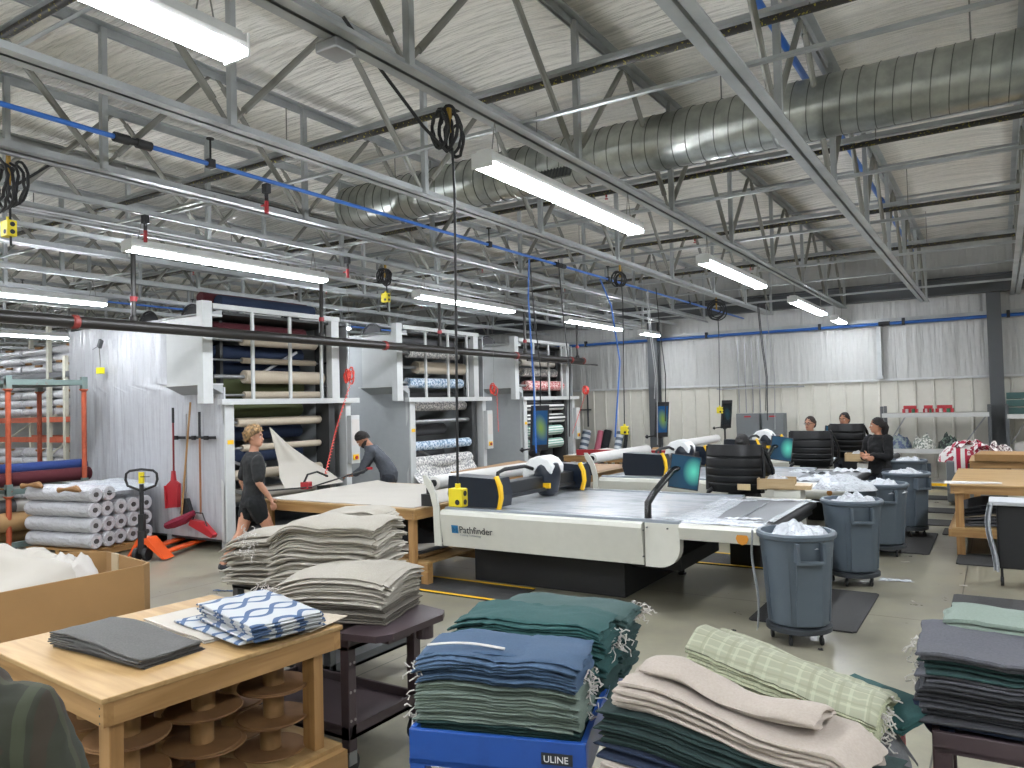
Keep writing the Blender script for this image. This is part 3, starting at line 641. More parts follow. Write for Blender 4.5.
t = thing('push_broom', 'wooden handled broom with maroon head leaning crookedly', 'broom', (-9.98, 6.78, .25)); B().tube((.0, -.02, .2), (.22, 0, 1.86), .014, n=8).done('handle', WOODV, t, True)
B().path([(-.3, -.05, .08), (-.1, -.07, .13), (.15, -.07, .2), (.33, -.05, .3)], .06, 8, rs=[.05, .07, .07, .04]).done('head', M('maroon_fleece', '#7a1530', .9, bump=((40, 40, 40), .8)), t, True)
t = thing('push_broom', 'dark handled broom with flat red head on the right of the rail', 'broom', (-9.56, 6.78, .25)); B().tube((0, 0, .28), (0, 0, 1.5), .014, n=8).done('handle', M('brown_handle', '#8a5a38', .4), t, True); B().tube((0, 0, 1.35), (0, 0, 1.72), .018, n=8).done('grip', BLK, t, True)
B().prism([(-.2, .12), (-.17, .2), (.1, .18), (.34, .02), (.3, -.03)], 1, -.06, .02).done('head', RED, t); B().path([(-.14, -.03, .2), (-.08, -.03, .3), (.08, -.03, .3), (.18, -.03, .12)], .01, 6).done('brace_wire', BLK, t)

# ------------------------------------------------------------------ stacked flat cloth
def cloth_stack(loc, rz, w, d, spec, group, seed=0, droop=None, jit=.012, nu=16, nv=10, rag=.006, cat='cloth', z0=None):
    """spec: list of (count, thickness, material, label). Every layer is an object of its own."""
    rnd = random.Random(seed); S0 = [[0.0] * (nv + 1) for _ in range(nu + 1)]; out = []; tot = sum(c[0] for c in spec); kk = 0
    MT = MX.Translation(loc) @ MX.Rotation(rz, 4, 'Z')
    for (cnt, th, mat, lab) in spec:
        for c in range(cnt):
            sd = rnd.uniform(0, 90); dx, dy, da = rnd.uniform(-jit, jit), rnd.uniform(-jit, jit), rnd.uniform(-.02, .02) * jit / .012
            sw, sdp = 1 + rnd.uniform(-.015, .015), 1 + rnd.uniform(-.015, .015)
            bm = bmesh.new(); T = [[0] * (nv + 1) for _ in range(nu + 1)]; rings = [[], [], []]
            G = {0: [], 1: []}
            for i in range(nu + 1):
                rt, rb = [], []
                for j in range(nv + 1):
                    u, v = i / nu, j / nv
                    tt = th * (1 + .18 * noise.noise(V((u * 3 + sd, v * 2, sd))))
                    zt = S0[i][j] + tt + (rnd.uniform(0, .0012))
                    T[i][j] = zt
                    x = (u - .5) * w * sw + rag * noise.noise(V((v * 4, sd, 1))) * (2 * u - 1); y = (v - .5) * d * sdp + rag * noise.noise(V((u * 4, sd, 7))) * (2 * v - 1)
                    xx, yy = x * cos(da) - y * sin(da) + dx, x * sin(da) + y * cos(da) + dy
                    dz = droop(u, v, (kk + 1) / tot) if droop else 0
                    e = .0 if 0 < i < nu and 0 < j < nv else th * .42
                    ins = .004 if e else 0
                    sx = (1 - ins / (w / 2)) if e else 1; sy = (1 - ins / (d / 2)) if e else 1
                    rt.append(bm.verts.new(MT @ V((xx * sx, yy * sy, zt - e * .35 + dz)))); rb.append(bm.verts.new(MT @ V((xx * sx, yy * sy, S0[i][j] + e * .35 + .0006 + dz))))
                G[0].append(rt); G[1].append(rb)
            for i in range(nu):
                for j in range(nv):
                    bm.faces.new((G[0][i][j], G[0][i + 1][j], G[0][i + 1][j + 1], G[0][i][j + 1])); bm.faces.new((G[1][i][j], G[1][i][j + 1], G[1][i + 1][j + 1], G[1][i + 1][j]))
            per = [(i, 0) for i in range(nu)] + [(nu, j) for j in range(nv)] + [(i, nv) for i in range(nu, 0, -1)] + [(0, j) for j in range(nv, 0, -1)]
            mid = []
            ce = MT @ V((dx, dy, 0))
            for (i, j) in per:
                a, c2 = G[0][i][j].co, G[1][i][j].co; m_ = (a + c2) / 2; o_ = (m_ - ce); o_.z = 0; mid.append(bm.verts.new(m_ + o_.normalized() * .005))
            for k in range(len(per)):
                k2 = (k + 1) % len(per); (i, j), (i2, j2) = per[k], per[k2]
                bm.faces.new((G[0][i][j], mid[k], mid[k2], G[0][i2][j2])); bm.faces.new((mid[k], G[1][i][j], G[1][i2][j2], mid[k2]))
            bb_ = B(); bb_.bm.free(); bb_.bm = bm
            o = bb_.done('folded_cloth', mat, smooth=True); tag(o, lab, cat, group + ': ' + lab); out.append(o)
            S0 = T; kk += 1
    return out

# ------------------------------------------------------------------ lumber benches
def bench(label, loc, rz, W, D, Z, shelf, apron=.09, leg=.09, extra_legs=(), name='wooden_workbench'):
    t = thing(name, label, 'workbench', loc, rz)
    B().box(-.01, W + .01, -.01, D + .01, Z - .022, Z, .004).done('top', PLY, t)
    [B().box(0, W, y, y + .038, Z - .022 - apron, Z - .022).done('apron', WOOD, t) for y in (0, D - .038)]
    [B().box(x, x + .038, .038, D - .038, Z - .022 - apron, Z - .022).done('apron', WOODY, t) for x in (0, W - .038)]
    for x in [.04, W - .04 - leg] + list(extra_legs):
        for y in (.04, D - .04 - leg): B().box(x, x + leg, y, y + leg * .6, 0, Z - .024, .003).done('leg', WOODV, t)
    if shelf:
        [B().box(.0, W, y, y + .038, shelf - .11, shelf - .02).done('shelf_rail', WOOD, t) for y in (0, D - .038)]
        [B().box(x, x + .038, 0, D, shelf - .11, shelf - .02).done('shelf_rail', WOODY, t) for x in (W, -.038)]
        B().box(.0, W, .0, D, shelf - .02, shelf).done('shelf', PLY, t)
    b = B()
    for x in (W - .03, .03):
        for k in range(3): b.tube((x, -.0015, Z - .045 - k * .028), (x, .0, Z - .045 - k * .028), .004, n=6)
    b.done('screw_heads', DGREY, t); return t
bench('foreground pine workbench with folded cloths on top and cardboard reels below', (-3.98, 1.70, 0), R(-5), 1.13, 1.12, .9, .33)
# cardboard reels on its shelf
rl = thing('cardboard_reel', 'round kraft cardboard reel standing on the shelf of the foreground pine workbench', 'reel', (0, 0, 0), 0, 'cardboard reels stored under the foreground bench')
B().lathe([(.165, 0), (.168, .003), (.165, .007)], n=28).done('flange', REEL, rl, True); B().lathe([(.165, .143), (.168, .146), (.165, .15)], n=28).done('flange', REEL, rl, True)
B().lathe([(.05, .007), (.05, .143)], n=18).done('core', M('kraft_core', '#927045', .7), rl, True)
rnd = random.Random(4); first = True; mb = MX.Translation((-3.98, 1.70, 0)) @ MX.Rotation(R(-5), 4, 'Z')
for a in range(3):
    for c in range(3):
        for z in range(3):
            p = mb @ V((.2 + a * .345 + rnd.uniform(-.012, .012), .2 + c * .345 + rnd.uniform(-.012, .012), .332 + z * .1515))
            o = rl if first else dup(rl, p); first = False; o.location = p
            o.rotation_euler = (0, 0, rnd.uniform(0, 3))
z9 = .9
wave = lambda u, v, k: -.0
cloth_stack((-3.36, 1.99, z9), R(2), .68, .3, [(8, .0085, cloth('charcoal_grey_cloth', '#5c5b58', '#4c4b49'), 'grey flat cloth in the low pile on the left of the foreground bench')], 'pile on bench', 11, lambda u, v, k: k * (.012 * sin(u * 5) - .016 * u * u), .012, cat='cloth')
cloth_stack((-3.38, 2.37, z9), R(-6), .62, .28, [(2, .009, cloth('ivory_flat_cloth', '#b4aea3'), 'ivory cloth lying flat under the trellis print cloths on the bench')], 'pile on bench', 12, None, .03)
cloth_stack((-3.14, 2.46, .921), R(-10), .64, .42, [(1, .012, mat_ogee('trellis_print_cloth', '#adb0b1', '#42597a'), 'lowest trellis print cloth sticking out under its pile')], 'pile on bench', 14, None, .01)
cloth_stack((-3.04, 2.47, .934), R(-12), .56, .36, [(7, .013, MC['trellis_print_cloth'], 'white cloth with blue trellis print in the pile on the foreground bench')], 'pile on bench', 13, lambda u, v, k: -.02 * k * u * u, .014)
cloth_stack((-2.96, 2.62, z9), R(10), .34, .3, [(2, .01, cB, 'beige cloth lying at the back right corner of the foreground bench')], 'pile on bench', 15, None, .02)

# ------------------------------------------------------------------ gaylord cardboard box with cloth
t = thing('cardboard_bulk_box', 'large open brown cardboard box full of white cloth at the left', 'box', (-5.5, 2.3, 0))
oct_ = [(.55, .62), (.42, .9), (-.25, .95), (-.5, .8), (-.65, -.3), (-.45, -.62), (.45, -.8), (.6, -.7)]
oct_ = [(.56, .76), (.50, .84), (-.20, .95), (-.46, .80), (-.62, -.5), (-.45, -.7), (.40, -.75), (.50, -.62)]
inn = [(x * .975, y * .98) for x, y in oct_]
b = B(); bm = b.bm; n = len(oct_)
ro = [[bm.verts.new((x, y, z)) for x, y in q] for q, z in ((oct_, .02), (oct_, .93), (inn, .93), (inn, .1))]
for r_ in range(3):
    for j in range(n): bm.faces.new((ro[r_][j], ro[r_][(j + 1) % n], ro[r_ + 1][(j + 1) % n], ro[r_ + 1][j]))
bm.faces.new(ro[0][::-1]); bm.faces.new(ro[3]); b.done('box_walls', CARD, t)
B().box(-.05, .03, .885, .9, .5, .94).done('tape', M('packing_tape', '#b9a88b', .3), t)
b = B().heap((-5.55, 2.35, .78), .5, .68, .3, 3, 26, .3); tag(b.done('cloth_heap', cW, smooth=True), 'heap of crumpled white cloth inside the large cardboard box', 'cloth', kind='stuff')
b = B().heap((-5.75, 2.0, .85), .25, .3, .22, 8, 22, .22).heap((-5.35, 2.75, .8), .2, .22, .2, 5, 22, .26); tag(b.done('cloth_heap', WHT, smooth=True), 'brighter white cloth pieces on top of the box heap', 'cloth', kind='stuff')
# ------------------------------------------------------------------ orange stack rack with rolls, left
t = thing('stack_rack', 'orange and grey green steel stacking rack holding long fabric rolls', 'rack', (-12.0, 5.4, 0))
for (x, y) in ((0, 0), (0, 1.08), (-1.35, 0), (-1.35, 1.08)):
    for (z0, z1) in ((.1, .82), (.98, 2.36)): B().tube((x, y, z0), (x, y, z1), .036, n=12).lathe([(.036, -.03), (.065, 0), (.065, .01)], (x, y, z1), 12).done('post', ORNG, t, True)
    [B().box(x - .04, x + .04, y - .04, y + .04, q0, q1).done('post_socket', TEALR, t) for q0, q1 in ((z1, z1 + .2), (.82, 1.0))]
    B().box(x - .07, x + .07, y - .07, y + .07, 0, .1).done('foot', DGREY, t)
for z in (.12, .88, 2.46):
    B().box(-.03, .03, -.04, 1.12, z - .03, z + .05).box(-1.38, -1.32, -.04, 1.12, z - .03, z + .05).box(-1.35, 0, -.03, .03, z - .02, z + .03).box(-1.35, 0, 1.05, 1.11, z - .02, z + .03).done('deck_frame', TEALR, t)
B().box(-1.35, 0, 0, 1.08, 2.44, 2.47).done('top_deck', TEALR, t)
k = 0
for (z, r, m, x, lab) in ((1.06, .1, cR, -12.12, 'maroon fabric roll on the middle deck of the orange rack'), (1.2, .085, cBL, -12.2, 'royal blue fabric roll lying on the maroon one'), (1.07, .1, cBL, -12.6, 'blue fabric roll at the rear of the middle deck'),
                          (.66, .11, cGY, -12.2, 'dark roll with white label under the middle deck'), (.45, .14, cT, -12.1, 'thick tan roll at the front of the lowest deck'), (.22, .1, cT, -12.35, 'brown roll low at the bottom of the orange rack'), (.27, .11, cT, -12.7, 'brown roll behind at the bottom of the orange rack')):
    fabric_roll((x, 4.6, z), (x, 6.62 - .02 * k, z), r, m, lab, None, False); k += 1
tag(B().lathe([(.113, 0), (.113, .22)], (-12.2, 5.55, .66), 20, ROTX).done('paper_label', WHT, smooth=True), 'white paper label band around the dark roll on the orange rack', 'label')

# white plastic wrapped roll stack on pallet
pl = thing('pallet', 'wooden pallet under the stack of plastic wrapped rolls', 'pallet', (-10.5, 5.7, 0), R(10))
b = B()
for k in range(6): b.box(-1.25, .02, .02 + k * .19, .13 + k * .19, .1, .122)
b.done('deck_boards', WOOD, pl)
b = B()
for x in (-1.2, -.62, -.05): b.box(x - .04, x + .04, .02, 1.08, .02, .1)
b.done('stringers', WOODY, pl)
wr = thing('wrapped_roll', 'x', 'roll', (0, 0, 0), 0, 'white plastic wrapped rolls on the pallet')
b = B(); prof = [(.03, .012), (.09, .0), (.106, .015), (.109, .06), (.104, .3), (.11, .6), (.105, .9), (.108, 1.2), (.1, 1.3), (.03, 1.33)]
b.lathe(prof, (0, 0, 0), 18, MX.Rotation(-pi / 2, 4, 'Y')).done('plastic_wrap', WPL, wr, True)
B().lathe([(.035, -.003), (.035, .01)], (0, 0, 0), 12, MX.Rotation(-pi / 2, 4, 'Y')).done('core_tube', M('dark_core', '#4d4b4a', .7), wr)
first = True; rnd = random.Random(2); mp_ = MX.Translation((-10.5, 5.7, 0)) @ MX.Rotation(R(10), 4, 'Z')
for row in range(4):
    for c in range(5):
        if row == 3 and c in (2, 3, 4): continue
        p = mp_ @ V((rnd.uniform(-.02, .03), .12 + c * .212, .235 + row * .212)); o = wr if first else dup(wr, p); first = False; o.location = p
        o.rotation_euler = (0, 0, R(10)); o['label'] = 'white plastic wrapped roll in the %s layer of the pallet stack beside the pallet jack' % ORD[row]; o['group'] = 'wrapped rolls on the pallet, %s layer' % ORD[row]
# wrap film corner and paper twists
b = B().sheet(lambda u, v: mp_ @ V((-.9 + .95 * u, .35 + .9 * v - .1 * u, .98 - .10 * u * u + .03 * noise.noise(V((u * 5, v * 5, 3))) - .0 * v)), 20, 14, V((0, 0, .004)))
tag(b.done('plastic_film', CPL, smooth=True), 'loose clear plastic film draped over the stack of wrapped rolls', 'film')
for k, (x, y, z) in enumerate(((-1.3, .0, .98), (-.42, -.1, .95))):
    t = B().path([mp_ @ V((x, y, z)), mp_ @ V((x + .1, y + .02, z + .01)), mp_ @ V((x + .3, y + .03, z + .02)), mp_ @ V((x + .38, y + .03, z - .01))], .03, 8, rs=[.04, .02, .05, .02]); tag(t.done('kraft_paper_twist', REEL, smooth=True), 'twisted kraft paper end on the %s of the wrapped roll stack' % ('left' if k == 0 else 'front middle'), 'paper')

# ------------------------------------------------------------------ pallet jack
t = thing('pallet_jack', 'orange and black hand pallet jack parked in front of the machine', 'pallet jack', (-9.75, 6.02, 0), R(25))
b = B().path([(0, 0, .2), (0, 0, 1.02)], .028, 10); b.box(-.035, .035, -.035, .035, .15, .62); b.done('mast', BLK, t, True)
hp = [(0, 0, .93), (-.2, 0, 1.0), (-.23, 0, 1.08), (-.22, 0, 1.16), (-.17, 0, 1.2), (0, 0, 1.22), (.17, 0, 1.2), (.22, 0, 1.16), (.23, 0, 1.08), (.2, 0, 1.0), (0, 0, .93)]
h = B().path(hp, .017, 8).done('handle_loop', BLK, t, True); B().box(-.03, .03, -.02, .02, 1.03, 1.18).done('yellow_label', YEL, h); B().path([(0, -.02, 1.12), (.13, -.02, 1.12)], .006, 6).done('trigger', BLK, h)
B().prism([(-.26, .02), (-.2, .06), (-.05, .3), (.08, .3), (.3, .06), (.34, .02), (.3, .02), (.06, .22), (-.04, .22), (-.2, .02)], 1, -.03, .2).done('frame', M('orange_jack', '#e0561c', .4), t)
for s_ in (-.28, .12): B().box(s_, s_ + .16, .2, 1.25, .06, .09, .01).done('fork', MC['orange_jack'], t)
for s_ in (-.07, .07): B().lathe([(.09, -.025), (.09, .025)], (s_, 0, .09), 16, ROTY).done('wheel', BLK, t)
B().tube((0, 0, .1), (0, 0, .4), .055, n=12).done('pump', BLK, t, True)

# ------------------------------------------------------------------ cutting machines
SURF = M('white_film_on_bristle', '#b2b6ba', .22, bump=((10, 10, 10), .35, .02), var=((2.5, 9, 4), '#8d9399', .5, .75))
BELT = M('grey_conveyor_belt', '#5c6064', .55)
LOGO = M('logo_blue', '#1d6f9f', .4); INK = M('ink_black', '#22262b', .5)
def cutter(yo, ordn, xo=0.0, headx=.55, heady=1.35):
    lab = {1: 'white flatbed fabric cutting machine nearest, with name lettering on its side', 2: 'white flatbed fabric cutting machine in the middle of the three', 3: 'white flatbed fabric cutting machine farthest back'}[ordn]
    t = thing('fabric_cutting_machine', lab, 'cutting machine', (-5.2 + xo, yo, 0))
    # front skirt with chamfered top and sloping face
    b = B().prism([(.02, .44), (-.03, .785), (-.015, .825), (.02, .835), (.3, .835), (.3, .44)], 0, .02, 2.36); sk = b.done('front_skirt', CRM, t)
    B().prism([(2.0 + .0, .44), (1.97, .83), (2.28, .83), (2.3, .77), (2.27, .44)], 0, .02, 2.36).done('rear_skirt', CRM, t)
    q = [(2.375, .83), (2.71, .83), (2.71, .62)] + [(2.71 - .2 * (1 - cos(a * pi / 12)), .62 - .19 * sin(a * pi / 12)) for a in range(1, 7)] + [(2.375, .43)]
    ec = B().prism(q, 1, .02, .12).done('end_cap', CRM, t); B().prism(q, 1, 2.1, 2.25).done('end_cap', CRM, t)
    b = B()
    for x, z in ((2.36, .52), (2.4, .79), (2.6, .79), (2.36, .76)): b.tube((x, .005, z), (x, .021, z), .008, n=8)
    b.done('screws', DGREY, ec)
    B().box(.15, 1.98, .42, 1.95, .0, .44, .01).done('base_box', BLK, t)
    B().box(1.98, 2.5, .6, 1.8, .28, .42).done('underframe', BLK, t)
    B().tube((2.1, 1.7, 0), (2.1, 1.7, .3), .03, n=10).lathe([(.05, 0), (.05, .02)], (2.1, 1.7, 0), 12).done('levelling_foot', BLK, t)
    B().sheet(lambda u, v: V((.05 + 2.68 * u, .12 + 2.0 * v, .845 + .004 * noise.noise(V((u * 9, v * 9, yo))))), 30, 20, .02).done('cutting_bed', SURF, t, True)
    [B().box(.03, 2.7, y, y + .08, .82, .86, .01).done('bed_rail', M('grey_aluminium', '#9aa2aa', .3, .5), t) for y in (.04, 2.12)]
    # takeoff conveyor
    B().box(2.71, 3.42, .12, 2.08, .80, .84).done('takeoff_belt', BELT, t)
    B().prism([(.02, .7), (-.01, .81), (.04, .84), (.12, .84), (.12, .7)], 0, 2.71, 3.42).done('takeoff_side', CRM, t); B().box(2.71, 3.42, 2.08, 2.2, .7, .84).done('takeoff_side', CRM, t)
    B().tube((3.43, .04, .79), (3.43, 2.16, .79), .05, n=14).done('end_roller', BLK, t, True)
    B().box(2.71, 3.45, .14, 2.06, .70, .79).done('conveyor_tray', BLK, t)
    B().lathe([(.055, 0), (.055, .004)], (3.28, -.002, .75), 8, ROTX).done('orange_sticker', M('orange_sticker', '#c9852a', .5), t)
    B().tube((3.2, 1.9, 0), (3.2, 1.9, .7), .025, n=8).done('support_leg', BLK, t)
    # gantry
    gx = headx - .05
    B().box(gx - .08, gx + .1, .3, 2.0, .95, 1.1, .01).box(gx + .1, gx + .13, .3, 2.0, .93, .97).done('gantry_beam', M('gantry_black', '#202327', .4), t)
    for (y0, y1) in ((.04, .32), (1.98, 2.2)):
        hs = B().prism([(gx - .38, .87), (gx - .42, 1.0), (gx - .4, 1.2), (gx + .2, 1.18), (gx + .24, 1.0), (gx + .22, .88)], 1, y0, y1).done('gantry_end_cover', NAVY, t)
        B().path([(gx + .215, (y0 + y1) / 2 - .1, .865), (gx + .25, (y0 + y1) / 2 - .1, .98), (gx + .24, (y0 + y1) / 2 - .1, 1.1), (gx + .19, (y0 + y1) / 2 - .1, 1.2)], .028, 8, flat=1.2).done('yellow_bumper', SAFE, hs, True)
    # cutting head
    hd = B().prism([(-.17, .96), (-.2, 1.12), (-.17, 1.22), (-.1, 1.30), (.03, 1.34), (.14, 1.3), (.21, 1.22), (.2, 1.12), (.12, 1.16), (.05, 1.1), (-.02, 1.12), (-.1, 1.1)], 1, -.12, .2)
    hd.xf(MX.Translation((gx, heady, 0))); ho = hd.done('head_cover', M('head_white', '#dfe1e0', .3), t)
    mo = ho.modifiers.new('b', 'BEVEL'); mo.width = .02; mo.segments = 2
    B().lathe([(.08, .86), (.13, .9), (.16, 1.05), (.17, 1.15), (.14, 1.24), (.05, 1.28)], (gx + .07, heady + .02, 0), 20).done('head_body', NAVY, t, True)
    B().box(gx + .1, gx + .19, heady - .14, heady - .11, .96, 1.02).done('warning_sticker', SAFE, ho)
    B().path([(gx - .05, .45, 1.08), (gx - .06, .5, 1.2), (gx - .05, .62, 1.23), (gx - .05, heady - .3, 1.23), (gx - .05, heady - .1, 1.18)], .022, 8).done('cable_chain', BLK, t, True)
    # material roll and arms
    B().lathe([(.03, 0), (.075, .005), (.08, .03), (.081, 1.1), (.08, 2.15), (.03, 2.18)], (-.12, .06, 1.11), 20, ROTX).done('film_roll', M('white_film_roll', '#d5d4d0', .35), t, True)
    B().tube((-.12, .04, 1.11), (-.12, .08, 1.11), .04, n=12).done('roll_core', BLK, t)
    for y in (-.02, 2.26):
        B().prism([(-.22, 1.2), (-.17, 1.2), (-.1, 1.12), (-.04, 1.0), (-.0, .85), (.02, .44), (-.07, .44), (-.08, .85), (-.12, 1.0), (-.2, 1.12)], 1, y, y + .025).done('roll_arm', CRM, t)
    B().box(-.26, -.1, .0, .08, .86, .99).box(-.2, -.12, .02, .07, .99, 1.06).done('roll_drive', BLK, t)
    # operator screen on bent arm
    B().path([(2.37, .12, .84), (2.37, .13, 1.0), (2.4, .2, 1.08), (2.42, .62, 1.25), (2.43, .7, 1.27), (2.5, .8, 1.28)], .034, 12).done('screen_arm', BLKG, t, True)
    sm = MX.Translation((2.52, .74, 1.26)) @ Euler((R(-6), R(9), R(28))).to_matrix().to_4x4()
    mon = B().box(-.15, .15, 0, .03, -.19, .15, .004, sm).done('monitor', BLK, t)
    B().box(-.14, .14, -.003, 0, -.18, .14, 0, sm).done('screen', mat_screen('desktop_screen', '#0c3248', '#4aa893', .32, .78, .5), mon)
    if ordn == 1:
        q = R(-8.3)
        lg = B().obox((.205, -.0115, .635), .085, .004, .085, (-q, 0, 0)).done('logo', LOGO, t)
        B().path([(.18, -.0095, .605), (.18, -.0175, .66), (.205, -.012, .62), (.23, -.0175, .66), (.23, -.0095, .605)], .003, 4).done('logo_stroke', M('logo_dark', '#0e2c46', .4), lg)
        text('lettering', 'Pathfinder', .105, INK, t, (.26, -.0075, .6), (pi / 2 - q, 0, 0)); text('lettering', 'Cutting Technology', .034, M('ink_grey', '#8f9696', .5), t, (.27, -.0022, .567), (pi / 2 - q, 0, 0))
    return t
cutter(6.65, 1); cutter(10.45, 2, .05, .85, 1.3); cutter(14.4, 3, .05, 1.15, 1.3)
# scraps on the takeoff belt
def scrap(name, loc, w, d, m, label, seed, rz=0, h=.02):
    rnd = random.Random(seed)
    b = B().sheet(lambda u, v: V(((u - .5) * w * (1 + .35 * noise.noise(V((v * 3, seed, 0)))), (v - .5) * d * (1 + .4 * noise.noise(V((u * 3, seed, 4)))), h * abs(noise.noise(V((u * 4, v * 4, seed)))) + .002)), 16, 10, V((0, 0, -.0018)))
    b.xf(MX.Translation(loc) @ MX.Rotation(rz, 4, 'Z')); return tag(b.done(name, m, smooth=True), label, 'scrap')
for i, (x, y, w, d, rz) in enumerate(((-2.3, 6.95, .95, .2, .05), (-2.05, 7.15, .3, .09, .4), (-2.05, 8.62, .75, .1, -.03), (-2.45, 8.45, .35, .1, .3), (-1.78, 7.8, .06, 1.5, 0), (-2.5, 7.7, .32, 1.6, .05), (-2.1, 7.75, .012, 1.2, .05), (-2.25, 6.78, 1.0, .14, .0))):
    scrap('film_scrap', (x, y, .842), w, d, CPL, 'torn white film strip on the belt of the nearest cutting machine', i, rz).__setitem__('group', 'film strips on the nearest belt')
for i, (x, y, w, d, rz) in enumerate(((-2.3, 10.8, .7, .25, .1), (-2.0, 11.4, .5, .2, .4), (-2.4, 11.9, .6, .15, -.3), (-1.9, 12.3, .5, .3, .2))):
    scrap('film_scrap', (x, y, .838), w, d, CPL, 'crumpled white film on the belt of the middle cutting machine', 20 + i, rz, .08).__setitem__('group', 'film on the middle belt')

# operator station screens: tall ribbed black back panels
def ribbed(loc, rz, label, w=.66, sticker=False):
    t = thing('ribbed_console', label, 'console', loc, rz)
    def fn(u, v):
        x = (u - .5) * w; z = .86 + .56 * v; g = 0
        for q in (.2, .36, .52, .74): g += .012 * math.exp(-((v - q) / .018) ** 2)
        return V((x, .10 * (abs(u - .5) * 2) ** 3 + g - .05 * sin(pi * v), z))
    B().sheet(fn, 28, 70, V((0, .05, 0))).done('ribbed_panel', M('black_satin_plastic', '#08090b', .4, spec=.3), t, True)
    for s_ in (-1, 1): B().path([(s_ * w * .5, .06, .88), (s_ * w * .52, .1, 1.1), (s_ * w * .5, .1, 1.4)], .02, 8).done('side_rail', BLK, t, True)
    B().path([(w * .5, .1, 1.38), (w * .56, .14, 1.3), (w * .64, .18, 1.12), (w * .63, .18, .98), (w * .5, .14, .9)], .022, 8).done('grab_loop', BLKG, t, True)
    B().path([(-w * .38, .03, .9), (-w * .46, .03, .86), (-w * .5, .04, .79), (-w * .5, .06, .7)], .026, 8).done('curved_foot', BLK, t, True)
    B().box(-.08, w * .42, .06, .16, .0, .87, .01).done('pedestal', BLK, t)
    if sticker: B().box(.08, .23, -.056, -.045, .905, .975).done('beige_label', M('beige_label', '#c2ad84', .6), t)
    return t
ribbed((-2.68, 8.96, 0), R(-4), 'black ribbed curved console with a beige label, nearest of the three', .66, True)
ribbed((-2.6, 12.85, 0), R(-4), 'black ribbed curved console in front of the woman with glasses', .64)
ribbed((-2.2, 13.75, .08), R(-4), 'black ribbed curved console farthest away, beside the standing woman', .54)

# wooden tray boxes at the belt ends on cream pedestals
def tray(loc, rz, label):
    t = thing('wooden_tray', label, 'tray', loc, rz)
    PP = mat_wood('pale_pine', '#b29a75', '#a0875f', 0) if 'pale_pine' not in MC else MC['pale_pine']
    B().box(-.3, .1, -.15, .15, 0, .015).box(-.3, .1, -.15, -.135, .0, .12).box(-.3, .1, .135, .15, 0, .12).box(-.3, -.285, -.15, .15, 0, .12).box(.1, .27, -.14, .14, 0, .05).done('tray_box', PP, t)
    b = B().heap((-.1, 0, .05), .15, .12, .08, 2, 14, .5); b.done('small_parts', M('white_small_parts', '#b5b6b8', .6), t); return t
tray((-2.08, 9.0, .93), R(8), 'pine tray box with small parts beside the nearest ribbed console')
tray((-1.78, 12.95, .95), R(5), 'pine tray box with scraps beside the second ribbed console')
for y, l in ((9.0, 'nearest'), (12.95, 'farther')):
    b = B().box(-2.2 + (.3 if y > 10 else 0), -1.9 + (.3 if y > 10 else 0), y - .12, y + .12, 0, .925, .01); tag(b.done('cream_pedestal', CRM), 'cream metal pedestal under the %s pine tray' % l, 'pedestal')

# masts with tilted tablets
def mast(x, y, label, sc=('#1c4268', '#6a8436'), z1=2.0, scr=.3):
    t = thing('screen_mast', label, 'monitor stand', (x, y, 0))
    B().tube((0, 0, 0), (0, 0, 1.5), .022, n=10).box(-.15, .15, -.15, .15, 0, .02).done('mast', BLK, t)
    B().lathe([(.03, 0), (.05, .02), (.05, .1), (.03, .12)], (0, 0, 1.3), 12).tube((0, 0, 1.36), (-.2, -.05, 1.33), .012, n=8).lathe([(.0, -.04), (.04, 0), (.0, .04)], (-.22, -.055, 1.33), 12).done('joint', BLK, t, True)
    m = MX.Translation((.07, -.05, 1.62)) @ Euler((R(8), 0, R(52))).to_matrix().to_4x4()
    mo = B().box(-.13, .13, 0, .03, -.3, .32, .004, m).done('monitor', BLK, t); B().box(-.105, .105, -.003, 0, -.22, .25, 0, m).done('screen', mat_screen('tablet_screen_%d' % int(y), sc[0], sc[1], .25), mo)
    return t
mast(-5.36, 9.05, 'black mast with small upright screen in front of the third storage machine', z1=2)
mast(-5.1, 12.85, 'black mast with colourful screen against the dark steel column', z1=2)
t = mast(-5.15, 16.8, 'black mast with dark screen right of the steel column', ('#10161a', '#18323a'))
# ------------------------------------------------------------------ spreading tables
def spreader(yo, label, clothlab, m, x0=-7.95, x1=-5.45):
    t = bench(label, (x0, yo, 0), 0, x1 - x0, 2.2, .84, .0, .1, .09, ((x1 - x0) * .47,), 'spreading_table')
    b = B().sheet(lambda u, v: V((x0 + .05 + (x1 - x0 - .1) * u, yo + .05 + 2.05 * v + .05 * noise.noise(V((u * 3, 0, yo))), .845 + .012 * abs(noise.noise(V((u * 6, v * 5, yo)))) + .05 * max(0, .12 - u) * v * 6)), 40, 24, V((0, 0, -.003)))
    tag(b.done('spread_fabric', m, smooth=True), clothlab, 'fabric'); return t
spreader(6.52, 'long pine spreading table in front of the first storage machine', 'wide ivory fabric sheet spread over the near pine table', cloth('ivory_sheet', '#b3afa6', '#a8a49b'))
spreader(10.5, 'long pine spreading table in front of the second storage machine', 'brown kraft sheet covering the second spreading table', M('brown_board', '#9c7d5c', .7))
spreader(14.5, 'long pine spreading table in front of the third storage machine', 'white sheet on the farthest spreading table', cW)
tag(B().box(-7.6, -5.5, 14.42, 14.48, .86, .98).done('red_rail', RED), 'bright red rail along the edge of the farthest spreading table', 'rail')
tag(B().box(-5.1, -3.2, 16.75, 16.8, .88, 1.0).done('red_rail', RED), 'bright red rail behind the farthest cutting machine', 'rail')
